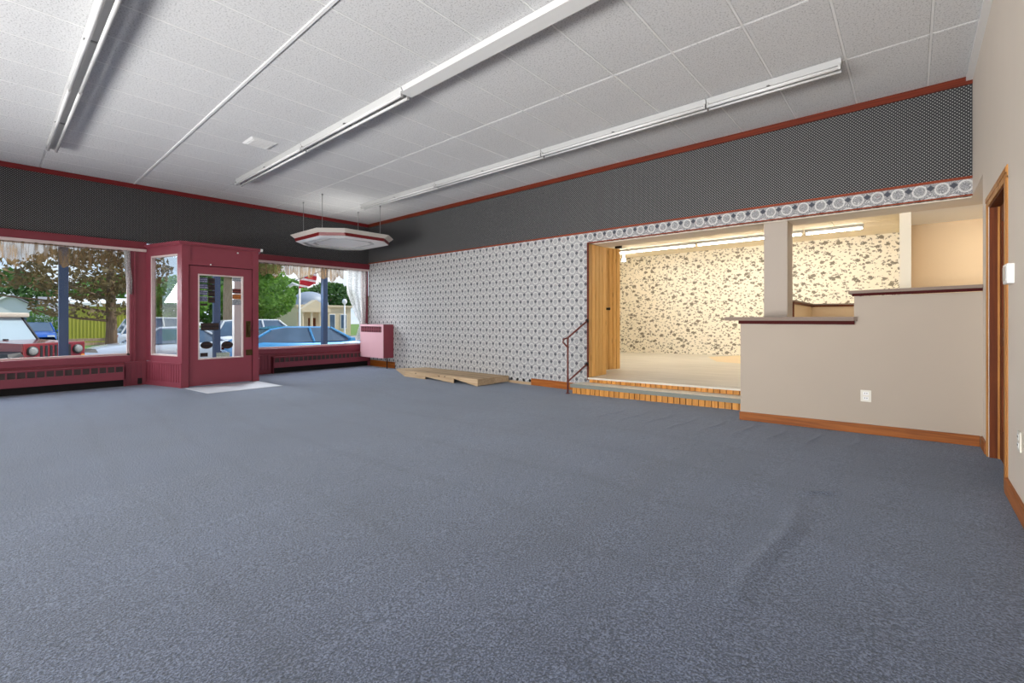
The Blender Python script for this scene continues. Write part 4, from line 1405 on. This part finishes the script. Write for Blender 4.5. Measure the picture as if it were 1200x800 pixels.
def sedan(name, label, loc, ang, m, L=4.4, Wd=1.74, H=1.45, hatch=False, suv=False, bh=None):
    """Car built along +x (front), centred, standing on z = 0."""
    r = thing(name, label, 'car', loc)
    hw = Wd / 2
    bh = bh or (0.98 if suv else 0.90)
    hood = bh + 0.02
    st_ = [(-L / 2, 0.42, bh - 0.12, 0.80), (-L / 2 + 0.12, 0.24, bh + 0.02, 0.92), (-L / 2 + 0.6, 0.22, bh + 0.05, 1), (-0.6, 0.2, bh + 0.02, 1), (0.6, 0.2, bh, 1), (L / 2 - 1.15, 0.2, hood, 1), (L / 2 - 0.5, 0.22, hood - 0.09, 0.98), (L / 2 - 0.12, 0.24, hood - 0.24, 0.9), (L / 2, 0.42, hood - 0.38, 0.78)]
    sec = []
    for (x, zb_, zt, w) in st_:
        w *= hw
        sec.append([(x, -w * 0.9, zb_), (x, -w, zb_ + 0.16), (x, -w, zt - 0.22), (x, -w * 0.95, zt - 0.05), (x, -w * 0.82, zt), (x, w * 0.82, zt), (x, w * 0.95, zt - 0.05), (x, w, zt - 0.22), (x, w, zb_ + 0.16), (x, w * 0.9, zb_)])

    def loft(secs):
        n = len(secs[0])
        vs = [p for s_ in secs for p in s_]
        fs = [(i * n + k, i * n + (k + 1) % n, (i + 1) * n + (k + 1) % n, (i + 1) * n + k) for i in range(len(secs) - 1) for k in range(n)]
        fs += [tuple(range(n)), tuple(range((len(secs) - 1) * n, len(secs) * n))]
        return MB().add(vs, fs)
    body = xf(loft(sec), loc, ang).build('body', m, r, True)
    # greenhouse
    x_back = -L / 2 + (0.18 if hatch or suv else 0.75)
    gh = [(x_back, bh, 0.86, bh + 0.02, 0.8), (x_back + (0.35 if suv else 0.65), bh, 0.9, H - 0.07, 0.70), (x_back + 1.1, bh, 0.92, H, 0.70), (0.35, bh, 0.92, H - 0.02, 0.70), (L / 2 - 1.15, bh - 0.01, 0.88, bh + 0.03, 0.8)]
    secs = [[(x, -hw * a, z0), (x, -hw * b, z1 - 0.03), (x, -hw * b * 0.85, z1), (x, hw * b * 0.85, z1), (x, hw * b, z1 - 0.03), (x, hw * a, z0)] for x, z0, a, z1, b in gh]
    xf(loft(secs), loc, ang).build('glasshouse', M['carglass'], r)
    # roof skin and pillars
    rf = MB()
    top = [(x, z1, b) for x, z0, a, z1, b in gh][1:4]
    vs = []
    for x, z, b in top:
        vs += [(x, -hw * b - 0.01, z - 0.05), (x, -hw * b * 0.86, z + 0.012), (x, hw * b * 0.86, z + 0.012), (x, hw * b + 0.01, z - 0.05)]
    fs = [(i * 4 + k, i * 4 + k + 1, i * 4 + 5 + k, i * 4 + 4 + k) for i in range(2) for k in range(3)]
    rf.add(vs, fs)
    xf(rf, loc, ang).build('roof', m, r)
    for sg in (-1, 1):
        for (xa, za, wa), (xb, zb_, wb_) in (((L / 2 - 1.15, bh, 0.89), (0.35, H - 0.03, 0.705)), ((x_back, bh, 0.87), (top[0][0], top[0][1] - 0.02, 0.705)), ((-0.25, bh, 0.925), (-0.32, H - 0.03, 0.71))):
            xf(MB().tube([(xa, sg * hw * wa, za), (xb, sg * hw * wb_, zb_)], 0.035, 6), loc, ang).build('pillar', m, r)
    for sx_ in (-1, 1):
        for sg in (-1, 1):
            wx, wy = sx_ * (L / 2 - 0.82), sg * (hw - 0.10)
            q = xf(MB().lathe((wx, wy, 0.32), [(0.20, -0.1), (0.32, -0.10), (0.33, -0.06), (0.33, 0.06), (0.32, 0.105), (0.20, 0.105)], 20, 'y'), loc, ang).build('wheel', M['tyre'], r, True)
            xf(MB().lathe((wx, wy, 0.32), [(0.20, -0.112), (0.20, 0.112)], 14, 'y'), loc, ang).build('rim', M['alloy'], q)
    for sg in (-1, 1):
        xf(MB().bbox(L / 2 - 0.22, L / 2 - 0.05, sg * hw * 0.62 - 0.16, sg * hw * 0.62 + 0.16, hood - 0.36, hood - 0.24, 0.02), loc, ang).build('headlamp', M['headlamp'], r)
        xf(MB().bbox(-L / 2 + 0.0, -L / 2 + 0.14, sg * hw * 0.66 - 0.14, sg * hw * 0.66 + 0.14, bh - 0.22, bh - 0.06, 0.02), loc, ang).build('tail_lamp', M['taillamp'], r)
        xf(MB().bbox(L / 2 - 1.45, L / 2 - 1.28, sg * (hw + 0.07) - 0.07, sg * (hw + 0.07) + 0.07, bh - 0.02, bh + 0.10, 0.02), loc, ang).build('mirror', m, r)
    return r


P90 = math.pi / 2
M['blue_car'] = car_paint('blue_car_paint', (70, 148, 204))
M['silver_car'] = car_paint('silver_car_paint', (200, 208, 216))
M['white_car'] = car_paint('white_car_paint', (236, 238, 238))
M['red_car'] = car_paint('red_jeep_paint', (142, 50, 52))
M['navy_car'] = car_paint('bright_blue_cover', (44, 92, 176))
SZL_ = SZ + 0.02
sedan('blue_hatchback', 'blue hatchback parked outside the window beside the corner', (-3.35, 0.0, SZ), P90, M['blue_car'], 4.5, 1.74, 1.45, hatch=True, bh=1.0)
sedan('silver_sedan', 'silver sedan parked behind the jeep, nose towards it', (-7.6, -2.75, SZ), -P90, M['silver_car'], 4.5, 1.78, 1.42)
sedan('white_suv', 'white utility car parked on the street beyond the blue car', (-10.2, 1.2, SZ), P90, M['white_car'], 4.5, 1.8, 1.66, suv=True)
sedan('white_van', 'small white car parked before the green shed', (-17.8, -0.6, SZ), P90, M['white_car'], 4.2, 1.75, 1.75, suv=True)
sedan('blue_sedan', 'bright blue car far behind the jeep by the white house', (-29.4, -4.7, SZL_), 0.0, M['navy_car'], 4.0, 1.7, 1.45, hatch=True)


# jeep, facing the shop front obliquely
def jeep(loc, ang):
    r = thing('red_jeep', 'red off-road car with round headlamps parked outside the shop window', 'car', loc)
    B = lambda mb: xf(mb, loc, ang)
    m = M['red_car']
    b = MB()
    b.bbox(-2.0, 0.15, -0.78, 0.78, 0.55, 1.12, 0.04)
    b.build if False else None
    B(b).build('body', m, r)
    h = MB().hexa([(0.15, -0.72, 0.70), (1.55, -0.62, 0.70), (1.55, 0.62, 0.70), (0.15, 0.72, 0.70)], [(0.15, -0.70, 1.20), (1.52, -0.58, 1.15), (1.52, 0.58, 1.15), (0.15, 0.70, 1.20)])
    B(h).build('hood', m, r)
    g = B(MB().bbox(1.54, 1.62, -0.66, 0.66, 0.72, 1.16, 0.025)).build('grille_panel', m, r)
    for i in range(7):
        y = -0.30 + 0.1 * i
        B(MB().bbox(1.615, 1.63, y - 0.026, y + 0.026, 0.82, 1.10, 0.004)).build('slot', M['trimblack'], g)
    for sg in (-1, 1):
        q = B(MB().lathe((1.61, sg * 0.48, 0.98), [(0.115, 0), (0.115, 0.03), (0.095, 0.045)], 20, 'x')).build('headlamp_ring', M['trimblack'], r)
        B(MB().lathe((1.63, sg * 0.48, 0.98), [(0.095, 0), (0.09, 0.03), (0.05, 0.045)], 20, 'x')).build('headlamp', M['jeep_lamp'], q, True)
        B(MB().lathe((1.60, sg * 0.60, 0.80), [(0.05, 0), (0.05, 0.03)], 12, 'x')).build('indicator', paint('amber_lamp', (220, 140, 50), 0.3), r)
        # flat fender over the front wheel
        f_ = MB().hexa([(0.42, sg * 0.62, 0.90), (1.62, sg * 0.62, 0.88), (1.66, sg * 0.95, 0.84), (0.35, sg * 0.95, 0.84)][::sg], [(0.50, sg * 0.62, 0.99), (1.58, sg * 0.62, 0.97), (1.60, sg * 0.93, 0.94), (0.45, sg * 0.93, 0.94)][::sg])
        B(f_).build('fender', M['trimblack'], r)
        for wx in (1.02, -1.35):
            q = B(MB().lathe((wx, sg * 0.76, 0.40), [(0.22, -0.12), (0.39, -0.12), (0.40, -0.08), (0.40, 0.08), (0.39, 0.12), (0.22, 0.12)], 20, 'y')).build('wheel', M['tyre'], r, True)
            B(MB().lathe((wx, sg * 0.76, 0.40), [(0.22, -0.125), (0.22, 0.125)], 14, 'y')).build('rim', M['alloy'], q)
        B(MB().tube([(0.15, sg * 0.70, 1.18), (-0.30, sg * 0.64, 1.78)], 0.035, 6)).build('pillar', M['trimblack'], r)
        B(MB().bbox(-1.9, -0.3, sg * 0.70 - 0.02, sg * 0.70 + 0.02, 1.12, 1.74, 0.01)).build('side_window', M['carglass'], r)
    B(MB().hexa([(0.12, -0.68, 1.17), (0.16, -0.68, 1.17), (0.16, 0.68, 1.17), (0.12, 0.68, 1.17)], [(-0.31, -0.62, 1.76), (-0.27, -0.62, 1.76), (-0.27, 0.62, 1.76), (-0.31, 0.62, 1.76)])).build('windscreen', M['white_glass'], r)
    B(MB().bbox(-2.0, -0.15, -0.74, 0.74, 1.76, 1.88, 0.04)).build('hard_top', M['cream_top'], r)
    B(MB().bbox(1.62, 1.80, -0.85, 0.85, 0.56, 0.70, 0.03)).build('bumper', M['trimblack'], r)
    B(MB().bbox(-0.2, 0.25, -0.02, 0.02, 1.20, 1.23, 0.01)).build('wiper', M['trimblack'], r)
    return r


M['jeep_lamp'] = paint('dull_headlamp_glass', (150, 152, 150), 0.15, 0.25, 30)
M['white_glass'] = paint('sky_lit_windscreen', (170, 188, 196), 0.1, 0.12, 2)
M['cream_top'] = paint('pale_hard_top', (206, 196, 178), 0.6, 0.05, 5)
jeep((-5.90, -6.47, SZ - 0.04), math.radians(33))


# trees --------------------------------------------------------------
M['bark'] = wood('tree_bark', (96, 78, 62), (146, 124, 102), 'z', 0.95, False)
M['bark_pale'] = wood('pale_bark', (150, 128, 104), (200, 178, 150), 'z', 0.95, False)


def leaf_mat(name, a, b):
    k = NT(name)
    f = k.noise(k.pos(), 2.2, 3)
    k.color(k.ramp(f, [(0.32, lin(a)), (0.68, lin(b))]))
    k.set(Roughness=0.6)
    tl = k.n('ShaderNodeBsdfTranslucent')
    tl.inputs[0].default_value = (*lin(b), 1)
    ms = k.n('ShaderNodeMixShader')
    ms.inputs[0].default_value = 0.3
    k.l(k.b.outputs[0], ms.inputs[1])
    k.l(tl.outputs[0], ms.inputs[2])
    k.l(ms.outputs[0], k.out.inputs[0])
    return k.m


M['leaf'] = leaf_mat('green_leaves', (52, 92, 30), (128, 172, 70))
M['leaf_dark'] = leaf_mat('dark_leaves', (36, 66, 30), (92, 132, 62))
M['needle'] = leaf_mat('brown_green_needles', (62, 60, 38), (136, 116, 72))


def tree(name, label, loc, blobs, nleaf, size, m, trunk, th, bark, branches=(), group=None, seed=1):
    rnd = random.Random(seed)
    r = thing(name, label, 'tree', loc, group)
    x0, y0, z0 = loc
    tb_ = MB().tube([(x0, y0, z0), (x0 + 0.03, y0 + 0.02, z0 + th * 0.3), (x0 - 0.02, y0, z0 + th * 0.65), (x0, y0, z0 + th)], [trunk * 1.25, trunk, trunk * 0.85, trunk * 0.6], 10)
    for br in branches:
        tb_.tube([(x0 + a, y0 + b, z0 + c) for a, b, c in br], [trunk * 0.35, trunk * 0.25, trunk * 0.12][:len(br)], 6)
    tb_.build('trunk', bark, r, True)
    tot = sum(b[3] * b[4] * b[5] for b in blobs)
    vs, fs = [], []
    for (dx, dy, dz_, rx, ry, rz) in blobs:
        for _ in range(int(nleaf * rx * ry * rz / tot)):
            while True:
                p = Vector((rnd.uniform(-1, 1), rnd.uniform(-1, 1), rnd.uniform(-1, 1)))
                if 0.3 < p.length < 1:
                    break
            p = p.normalized() * (p.length ** 0.5)
            c = Vector((x0 + dx + p.x * rx, y0 + dy + p.y * ry, z0 + dz_ + p.z * rz))
            u = Vector((rnd.gauss(0, 1), rnd.gauss(0, 1), rnd.gauss(0, 1))).normalized()
            w = u.orthogonal().normalized()
            w = Matrix.Rotation(rnd.uniform(0, 6.28), 3, u) @ w
            s_ = size * rnd.uniform(0.6, 1.3)
            k = len(vs)
            vs += [c - u * s_, c + w * s_ * 0.5, c + u * s_, c - w * s_ * 0.5]
            fs.append((k, k + 1, k + 2, k + 3))
    MB().add(vs, fs).build('foliage', m, r, False, False)['kind'] = 'stuff'
    return r


SZL = SZ + 0.02
tree('conifer', 'large brown green conifer spreading over the street outside the jeep window', (-12.6, -3.5, SZ), [(0.6, -0.9, 3.3, 1.5, 1.7, 0.9), (0.5, -2.6, 3.2, 0.9, 1.2, 0.5), (0.2, 0.3, 3.7, 1.6, 1.6, 1.0), (1.0, -0.9, 2.1, 1.1, 1.4, 0.42)], 2900, 0.105, M['needle'], 0.17, 4.2, M['bark'], [[(0, 0, 1.9), (0.5, -1.6, 2.3), (0.8, -3.2, 2.5)], [(0, 0, 2.4), (0.6, -1.5, 3.0), (0.7, -2.8, 3.3)], [(0, 0, 1.6), (0.6, -1.0, 1.7), (1.0, -2.2, 2.0)]], seed=11)
tree('street_tree', 'thick pale trunked tree seen through the entrance door glass', (-13.2, 0.8, SZ), [(0, 0.6, 4.8, 1.9, 1.8, 1.4), (0.4, 1.6, 3.3, 0.8, 0.9, 1.1)], 4200, 0.13, M['leaf'], 0.30, 4.6, M['bark_pale'], seed=12)
tree('street_tree', 'lush green tree outside the corner window, left of the stone building', (-17.0, 3.6, SZ), [(0, 0, 2.9, 1.9, 1.8, 1.3), (0.6, -1.3, 2.6, 1.3, 1.3, 1.0)], 5200, 0.13, M['leaf'], 0.16, 2.6, M['bark'], seed=13)
tree('street_tree', 'small green tree behind the lamp posts', (-29, 17.9, SZL), [(0, 0, 2.4, 1.0, 1.1, 1.5)], 1500, 0.14, M['leaf_dark'], 0.14, 1.6, M['bark'], seed=14)
k_ = 0
for (x, y, s_, hh, lb) in (
    (-50, -13.5, 3.8, 4.2, 'tall dark green tree beyond the gabled white house'), (-51.5, -5.6, 3.8, 3.9, 'bright green tree above the grey roof of the white house'),
    (-52, 2.4, 3.7, 4.0, 'dark green tree beyond the metal shed'), (-47, 9.6, 3.2, 4.7, 'green tree between the shed and the stone building'),
    (-46, 16.4, 3.2, 4.6, 'dark green tree behind the stone building, left of its dome'), (-47, 23.2, 3.2, 4.4, 'green tree beyond the stone building, right of its dome')):
    k_ += 1
    tree('far_tree', lb, (x, y, SZL), [(0, 0, hh, s_, s_, s_ * 0.62), (0.8, -0.6, hh * 0.55, s_ * 0.7, s_ * 0.8, s_ * 0.45)], 3800, 0.30, M['leaf'] if k_ % 2 else M['leaf_dark'], 0.25, hh, M['bark'], group='trees beyond the houses', seed=20 + k_)


tree('street_tree', 'yellow green tree across the street seen through the porch side light', (-25.8, 1.6, SZL), [(0, 0, 3.0, 1.7, 1.9, 1.5), (0.4, -1.0, 2.2, 0.9, 1.0, 0.8)], 3200, 0.14, M['leaf'], 0.15, 2.6, M['bark'], seed=15)


def bush(label, loc, rx, ry, rz, seed):
    return tree('bush', label, loc, [(0, 0, rz * 0.7, rx, ry, rz)], 1300, 0.09, M['leaf'], 0.05, rz * 0.5, M['bark'], seed=seed)


bush('round green bush beside the white house behind the jeep', (-32.9, -4.2, SZL), 0.8, 0.85, 1.5, 41)
bush('low green bush across the street seen through the door glass', (-15.2, 1.9, SZ), 0.7, 0.9, 0.7, 42)

# green shed ----------------------------------------------------------
M['shed'] = paint('yellow_green_siding', (188, 180, 74), 0.6, 0.05, 3)
M['housewhite'] = paint('white_siding', (226, 228, 230), 0.7, 0.03, 3)
M['roofgrey'] = paint('grey_shingle', (138, 138, 142), 0.9, 0.12, 8)
M['stone'] = paint('buff_stone', (214, 196, 164), 0.85, 0.08, 5)
M['dome'] = paint('grey_dome_metal', (150, 158, 170), 0.5, 0.06, 4)
sh = thing('metal_shed', 'yellow green metal shed with white roof edge across the street', 'shed', (-29.5, -1.2, SZL))
box('wall', M['shed'], sh, -32, -30, -3.55, 0.6, SZL, 2.05)
for i in range(24):
    y = -3.5 + 4.05 * i / 23
    box('rib', M['shed'], sh, -30.0, -29.96, y - 0.035, y + 0.035, SZL, 2.02)
MB().hexa([(-32.2, -3.75, 2.05), (-29.8, -3.75, 2.05), (-29.8, 0.8, 2.05), (-32.2, 0.8, 2.05)], [(-32.2, -3.75, 2.7), (-29.8, -3.75, 2.28), (-29.8, 0.8, 2.28), (-32.2, 0.8, 2.7)]).build('roof', M['white'], sh)
box('downpipe', M['white'], sh, -29.95, -29.8, -3.7, -3.5, SZL, 2.3)


def gable_house(name, label, x, y0, y1, dep, zw, zr, wallm, ridge='x'):
    h = thing(name, label, 'house', (x - dep / 2, (y0 + y1) / 2, SZL))
    ym = (y0 + y1) / 2
    if ridge == 'x':
        b = MB().hexa([(x, y0, SZL), (x, y1, SZL), (x, y1, zw), (x, ym, zr), (x, y0, zw)], [(x - dep, y0, SZL), (x - dep, y1, SZL), (x - dep, y1, zw), (x - dep, ym, zr), (x - dep, y0, zw)])
        b.build('wall', wallm, h)
        for s, e in ((y0, -1), (y1, 1)):
            MB().hexa([(x + 0.2, s + e * 0.25, zw - 0.1), (x + 0.2, ym, zr + 0.02), (x - dep, ym, zr + 0.02), (x - dep, s + e * 0.25, zw - 0.1)], [(x + 0.2, s + e * 0.25, zw), (x + 0.2, ym, zr + 0.13), (x - dep, ym, zr + 0.13), (x - dep, s + e * 0.25, zw)]).build('roof', M['roofgrey'], h)
        MB().hexa([(x + 0.21, y0 - 0.25, zw - 0.13), (x + 0.21, ym, zr - 0.03), (x + 0.24, ym, zr - 0.03), (x + 0.24, y0 - 0.25, zw - 0.13)], [(x + 0.21, y0 - 0.25, zw), (x + 0.21, ym, zr + 0.12), (x + 0.24, ym, zr + 0.12), (x + 0.24, y0 - 0.25, zw)]).build('barge_board', M['white'], h)
    else:
        xm = x - dep / 2
        MB().hexa([(x, y0, SZL), (x - dep, y0, SZL), (x - dep, y0, zw), (xm, y0, zr), (x, y0, zw)], [(x, y1, SZL), (x - dep, y1, SZL), (x - dep, y1, zw), (xm, y1, zr), (x, y1, zw)]).build('wall', wallm, h)
        for s, e in ((x, 1), (x - dep, -1)):
            MB().hexa([(s + e * 0.3, y0 - 0.2, zw - 0.15), (s + e * 0.3, y1 + 0.2, zw - 0.15), (xm, y1 + 0.2, zr), (xm, y0 - 0.2, zr)], [(s + e * 0.3, y0 - 0.2, zw - 0.03), (s + e * 0.3, y1 + 0.2, zw - 0.03), (xm, y1 + 0.2, zr + 0.12), (xm, y0 - 0.2, zr + 0.12)]).build('roof', M['roofgrey'], h)
    for i in range(2):
        yy = y0 + (y1 - y0) * (0.3 + 0.4 * i)
        q = box('window', M['white'], h, x + 0.0, x + 0.03, yy - 0.35, yy + 0.35, 0.5, 1.5)
        box('pane', M['carglass'], q, x + 0.03, x + 0.04, yy - 0.28, yy + 0.28, 0.57, 1.43)
    return h


gable_house('white_house', 'white house with a gable end behind the jeep', -36, -7.6, -3.6, 6, 1.5, 2.85, M['housewhite'])
gable_house('white_house', 'white house with a grey roof facing the street behind the jeep', -43.0, -3.6, -0.6, 5, 1.9, 3.0, M['housewhite'], 'y')
gable_house('garage', 'low white garage between the house and the green shed', -34, -3.3, -1.5, 3.5, 0.9, 1.55, M['housewhite'])
gable_house('brown_garage', 'small grey roofed building beyond the green shed', -41, 1.4, 4.6, 4, 1.2, 2.3, M['stone'])

# stone building with dome -----------------------------------------------
sb = thing('stone_building', 'buff stone building with pediment and grey dome across the street', 'building', (-33, 14.5, SZL))
fx = -32.0
box('wall', M['stone'], sb, fx - 6, fx, 12.2, 17.6, SZL, 2.35)
box('cornice', M['stone'], sb, fx - 6.1, fx + 0.15, 12.1, 17.75, 2.35, 2.55)
pm = thing('tmp', '', '', (0, 0, 0))
bpy.data.objects.remove(pm)
MB().hexa([(fx + 0.9, 12.2, 2.1), (fx + 0.9, 15.0, 2.1), (fx + 0.9, 13.6, 3.0)], [(fx, 12.2, 2.1), (fx, 15.0, 2.1), (fx, 13.6, 3.0)]).build('pediment', M['stone'], sb)
box('architrave', M['stone'], sb, fx, fx + 0.95, 12.2, 15.0, 1.85, 2.1)
for y in (12.35, 13.2, 14.0, 14.85):
    MB().lathe((fx + 0.75, y, SZL), [(0.17, 0), (0.17, 0.12), (0.13, 0.16), (0.11, 2.15), (0.16, 2.22), (0.16, 2.3)], 12).build('pillar', M['stone'], sb)
q = box('door', M['doorwood'], sb, fx, fx + 0.04, 13.25, 13.95, SZL, 1.3)
box('step', M['stone'], sb, fx, fx + 1.3, 12.3, 14.9, SZL, SZL + 0.12)
for y in (15.6, 16.8):
    q = box('window', M['white'], sb, fx, fx + 0.05, y - 0.33, y + 0.33, 0.2, 1.7)
    box('pane', M['carglass'], q, fx + 0.05, fx + 0.07, y - 0.26, y + 0.26, 0.28, 1.62)
prof = [(1.75 * math.cos(a), 1.3 * math.sin(a)) for a in [i * math.pi / 2 / 8 for i in range(9)]]
prof[-1] = (0.05, 1.3)
MB().lathe((fx - 2.6, 14.6, 2.5), [(1.8, 0), (1.8, 0.15)] + [(r_, 0.15 + z) for r_, z in prof], 24).build('dome', M['dome'], sb, True)


def lamp_post(label, x, y, h, name='lamp_post', arm=None):
    r = thing(name, label, 'street lamp', (x, y, SZL), None)
    MB().tube([(x, y, SZL), (x, y, SZL + 0.5), (x, y, SZL + h)], [0.10, 0.06, 0.05], 10).build('pole', M['white'], r, True)
    if arm:
        MB().tube([(x, y, SZL + h - 0.05), (x + arm[0] * 0.4, y + arm[1] * 0.4, SZL + h + 0.05), (x + arm[0], y + arm[1], SZL + h - 0.30)], [0.05, 0.09, 0.07], 8).build('arm', M['white'], r, True)
        MB().bbox(x + arm[0] - 0.16, x + arm[0] + 0.16, y + arm[1] - 0.1, y + arm[1] + 0.1, SZL + h - 0.42, SZL + h - 0.30, 0.03).build('lamp_head', M['white'], r)
    else:
        MB().lathe((x, y, SZL + h), [(0.06, 0), (0.16, 0.12), (0.18, 0.24), (0.12, 0.38), (0.03, 0.42)], 14).build('globe', M['white'], r, True)
    return r


lamp_post('white street lamp with a curved arm before the green tree', -13.4, 4.15, 3.45, 'street_light', (-0.55, -0.6))
lamp_post('white lamp post right of the stone building, nearer the stone building', -20.5, 10.6, 2.7)
lamp_post('white lamp post right of the stone building, nearer the lace curtain', -17.2, 9.9, 2.7)

# flag on a slanted pole
fg = thing('flag', 'red flag with a white stripe on a slanted pole by the navy post', 'flag', (-1.3, -0.75, 2.0))
MB().tube([(-1.2, -0.68, 2.53), (-1.55, -1.25, 2.26)], 0.012, 6).build('pole', M['alloy'], fg)


def flag_mat():
    k = NT('striped_flag_cloth')
    s = k.sep(k.pos())
    f = k.math('FRACT', k.math('MULTIPLY', k.math('ADD', s[2], k.math('MULTIPLY', s[0], 0.35)), 5.5))
    k.color(k.mix(k.math('GREATER_THAN', f, 0.68), lin((190, 28, 44)), lin((232, 220, 222))))
    k.set(Roughness=0.8)
    return k.m


vs, fs = [], []
for i in range(13):
    t = i / 12
    for j in range(7):
        u = j / 6
        vs.append((-1.28 - 0.22 * t + 0.03 * math.sin(u * 5 + t * 6), -0.80 - 0.36 * t, 2.46 - 0.15 * t - 0.28 * u + 0.015 * math.sin(t * 9)))
for i in range(12):
    for j in range(6):
        a = i * 7 + j
        fs.append((a, a + 1, a + 8, a + 7))
MB().add(vs, fs).build('cloth', flag_mat(), fg, True, False)

# bench before the shed
bn = thing('street_bench', 'grey wooden bench across the street before the green shed', 'bench', (-14.5, -3.9, SZ))
for i in range(3):
    box('slat', M['bark_pale'], bn, -14.75 + 0.16 * i, -14.62 + 0.16 * i, -4.6, -3.2, SZ + 0.42, SZ + 0.46)
for i in range(2):
    box('slat', M['bark_pale'], bn, -14.82, -14.78, -4.6, -3.2, SZ + 0.58 + 0.17 * i, SZ + 0.70 + 0.17 * i)
for y in (-4.55, -3.25):
    box('leg', M['bark'], bn, -14.82, -14.74, y - 0.03, y + 0.03, SZ, SZ + 0.9)
    box('leg', M['bark'], bn, -14.36, -14.29, y - 0.03, y + 0.03, SZ, SZ + 0.42)
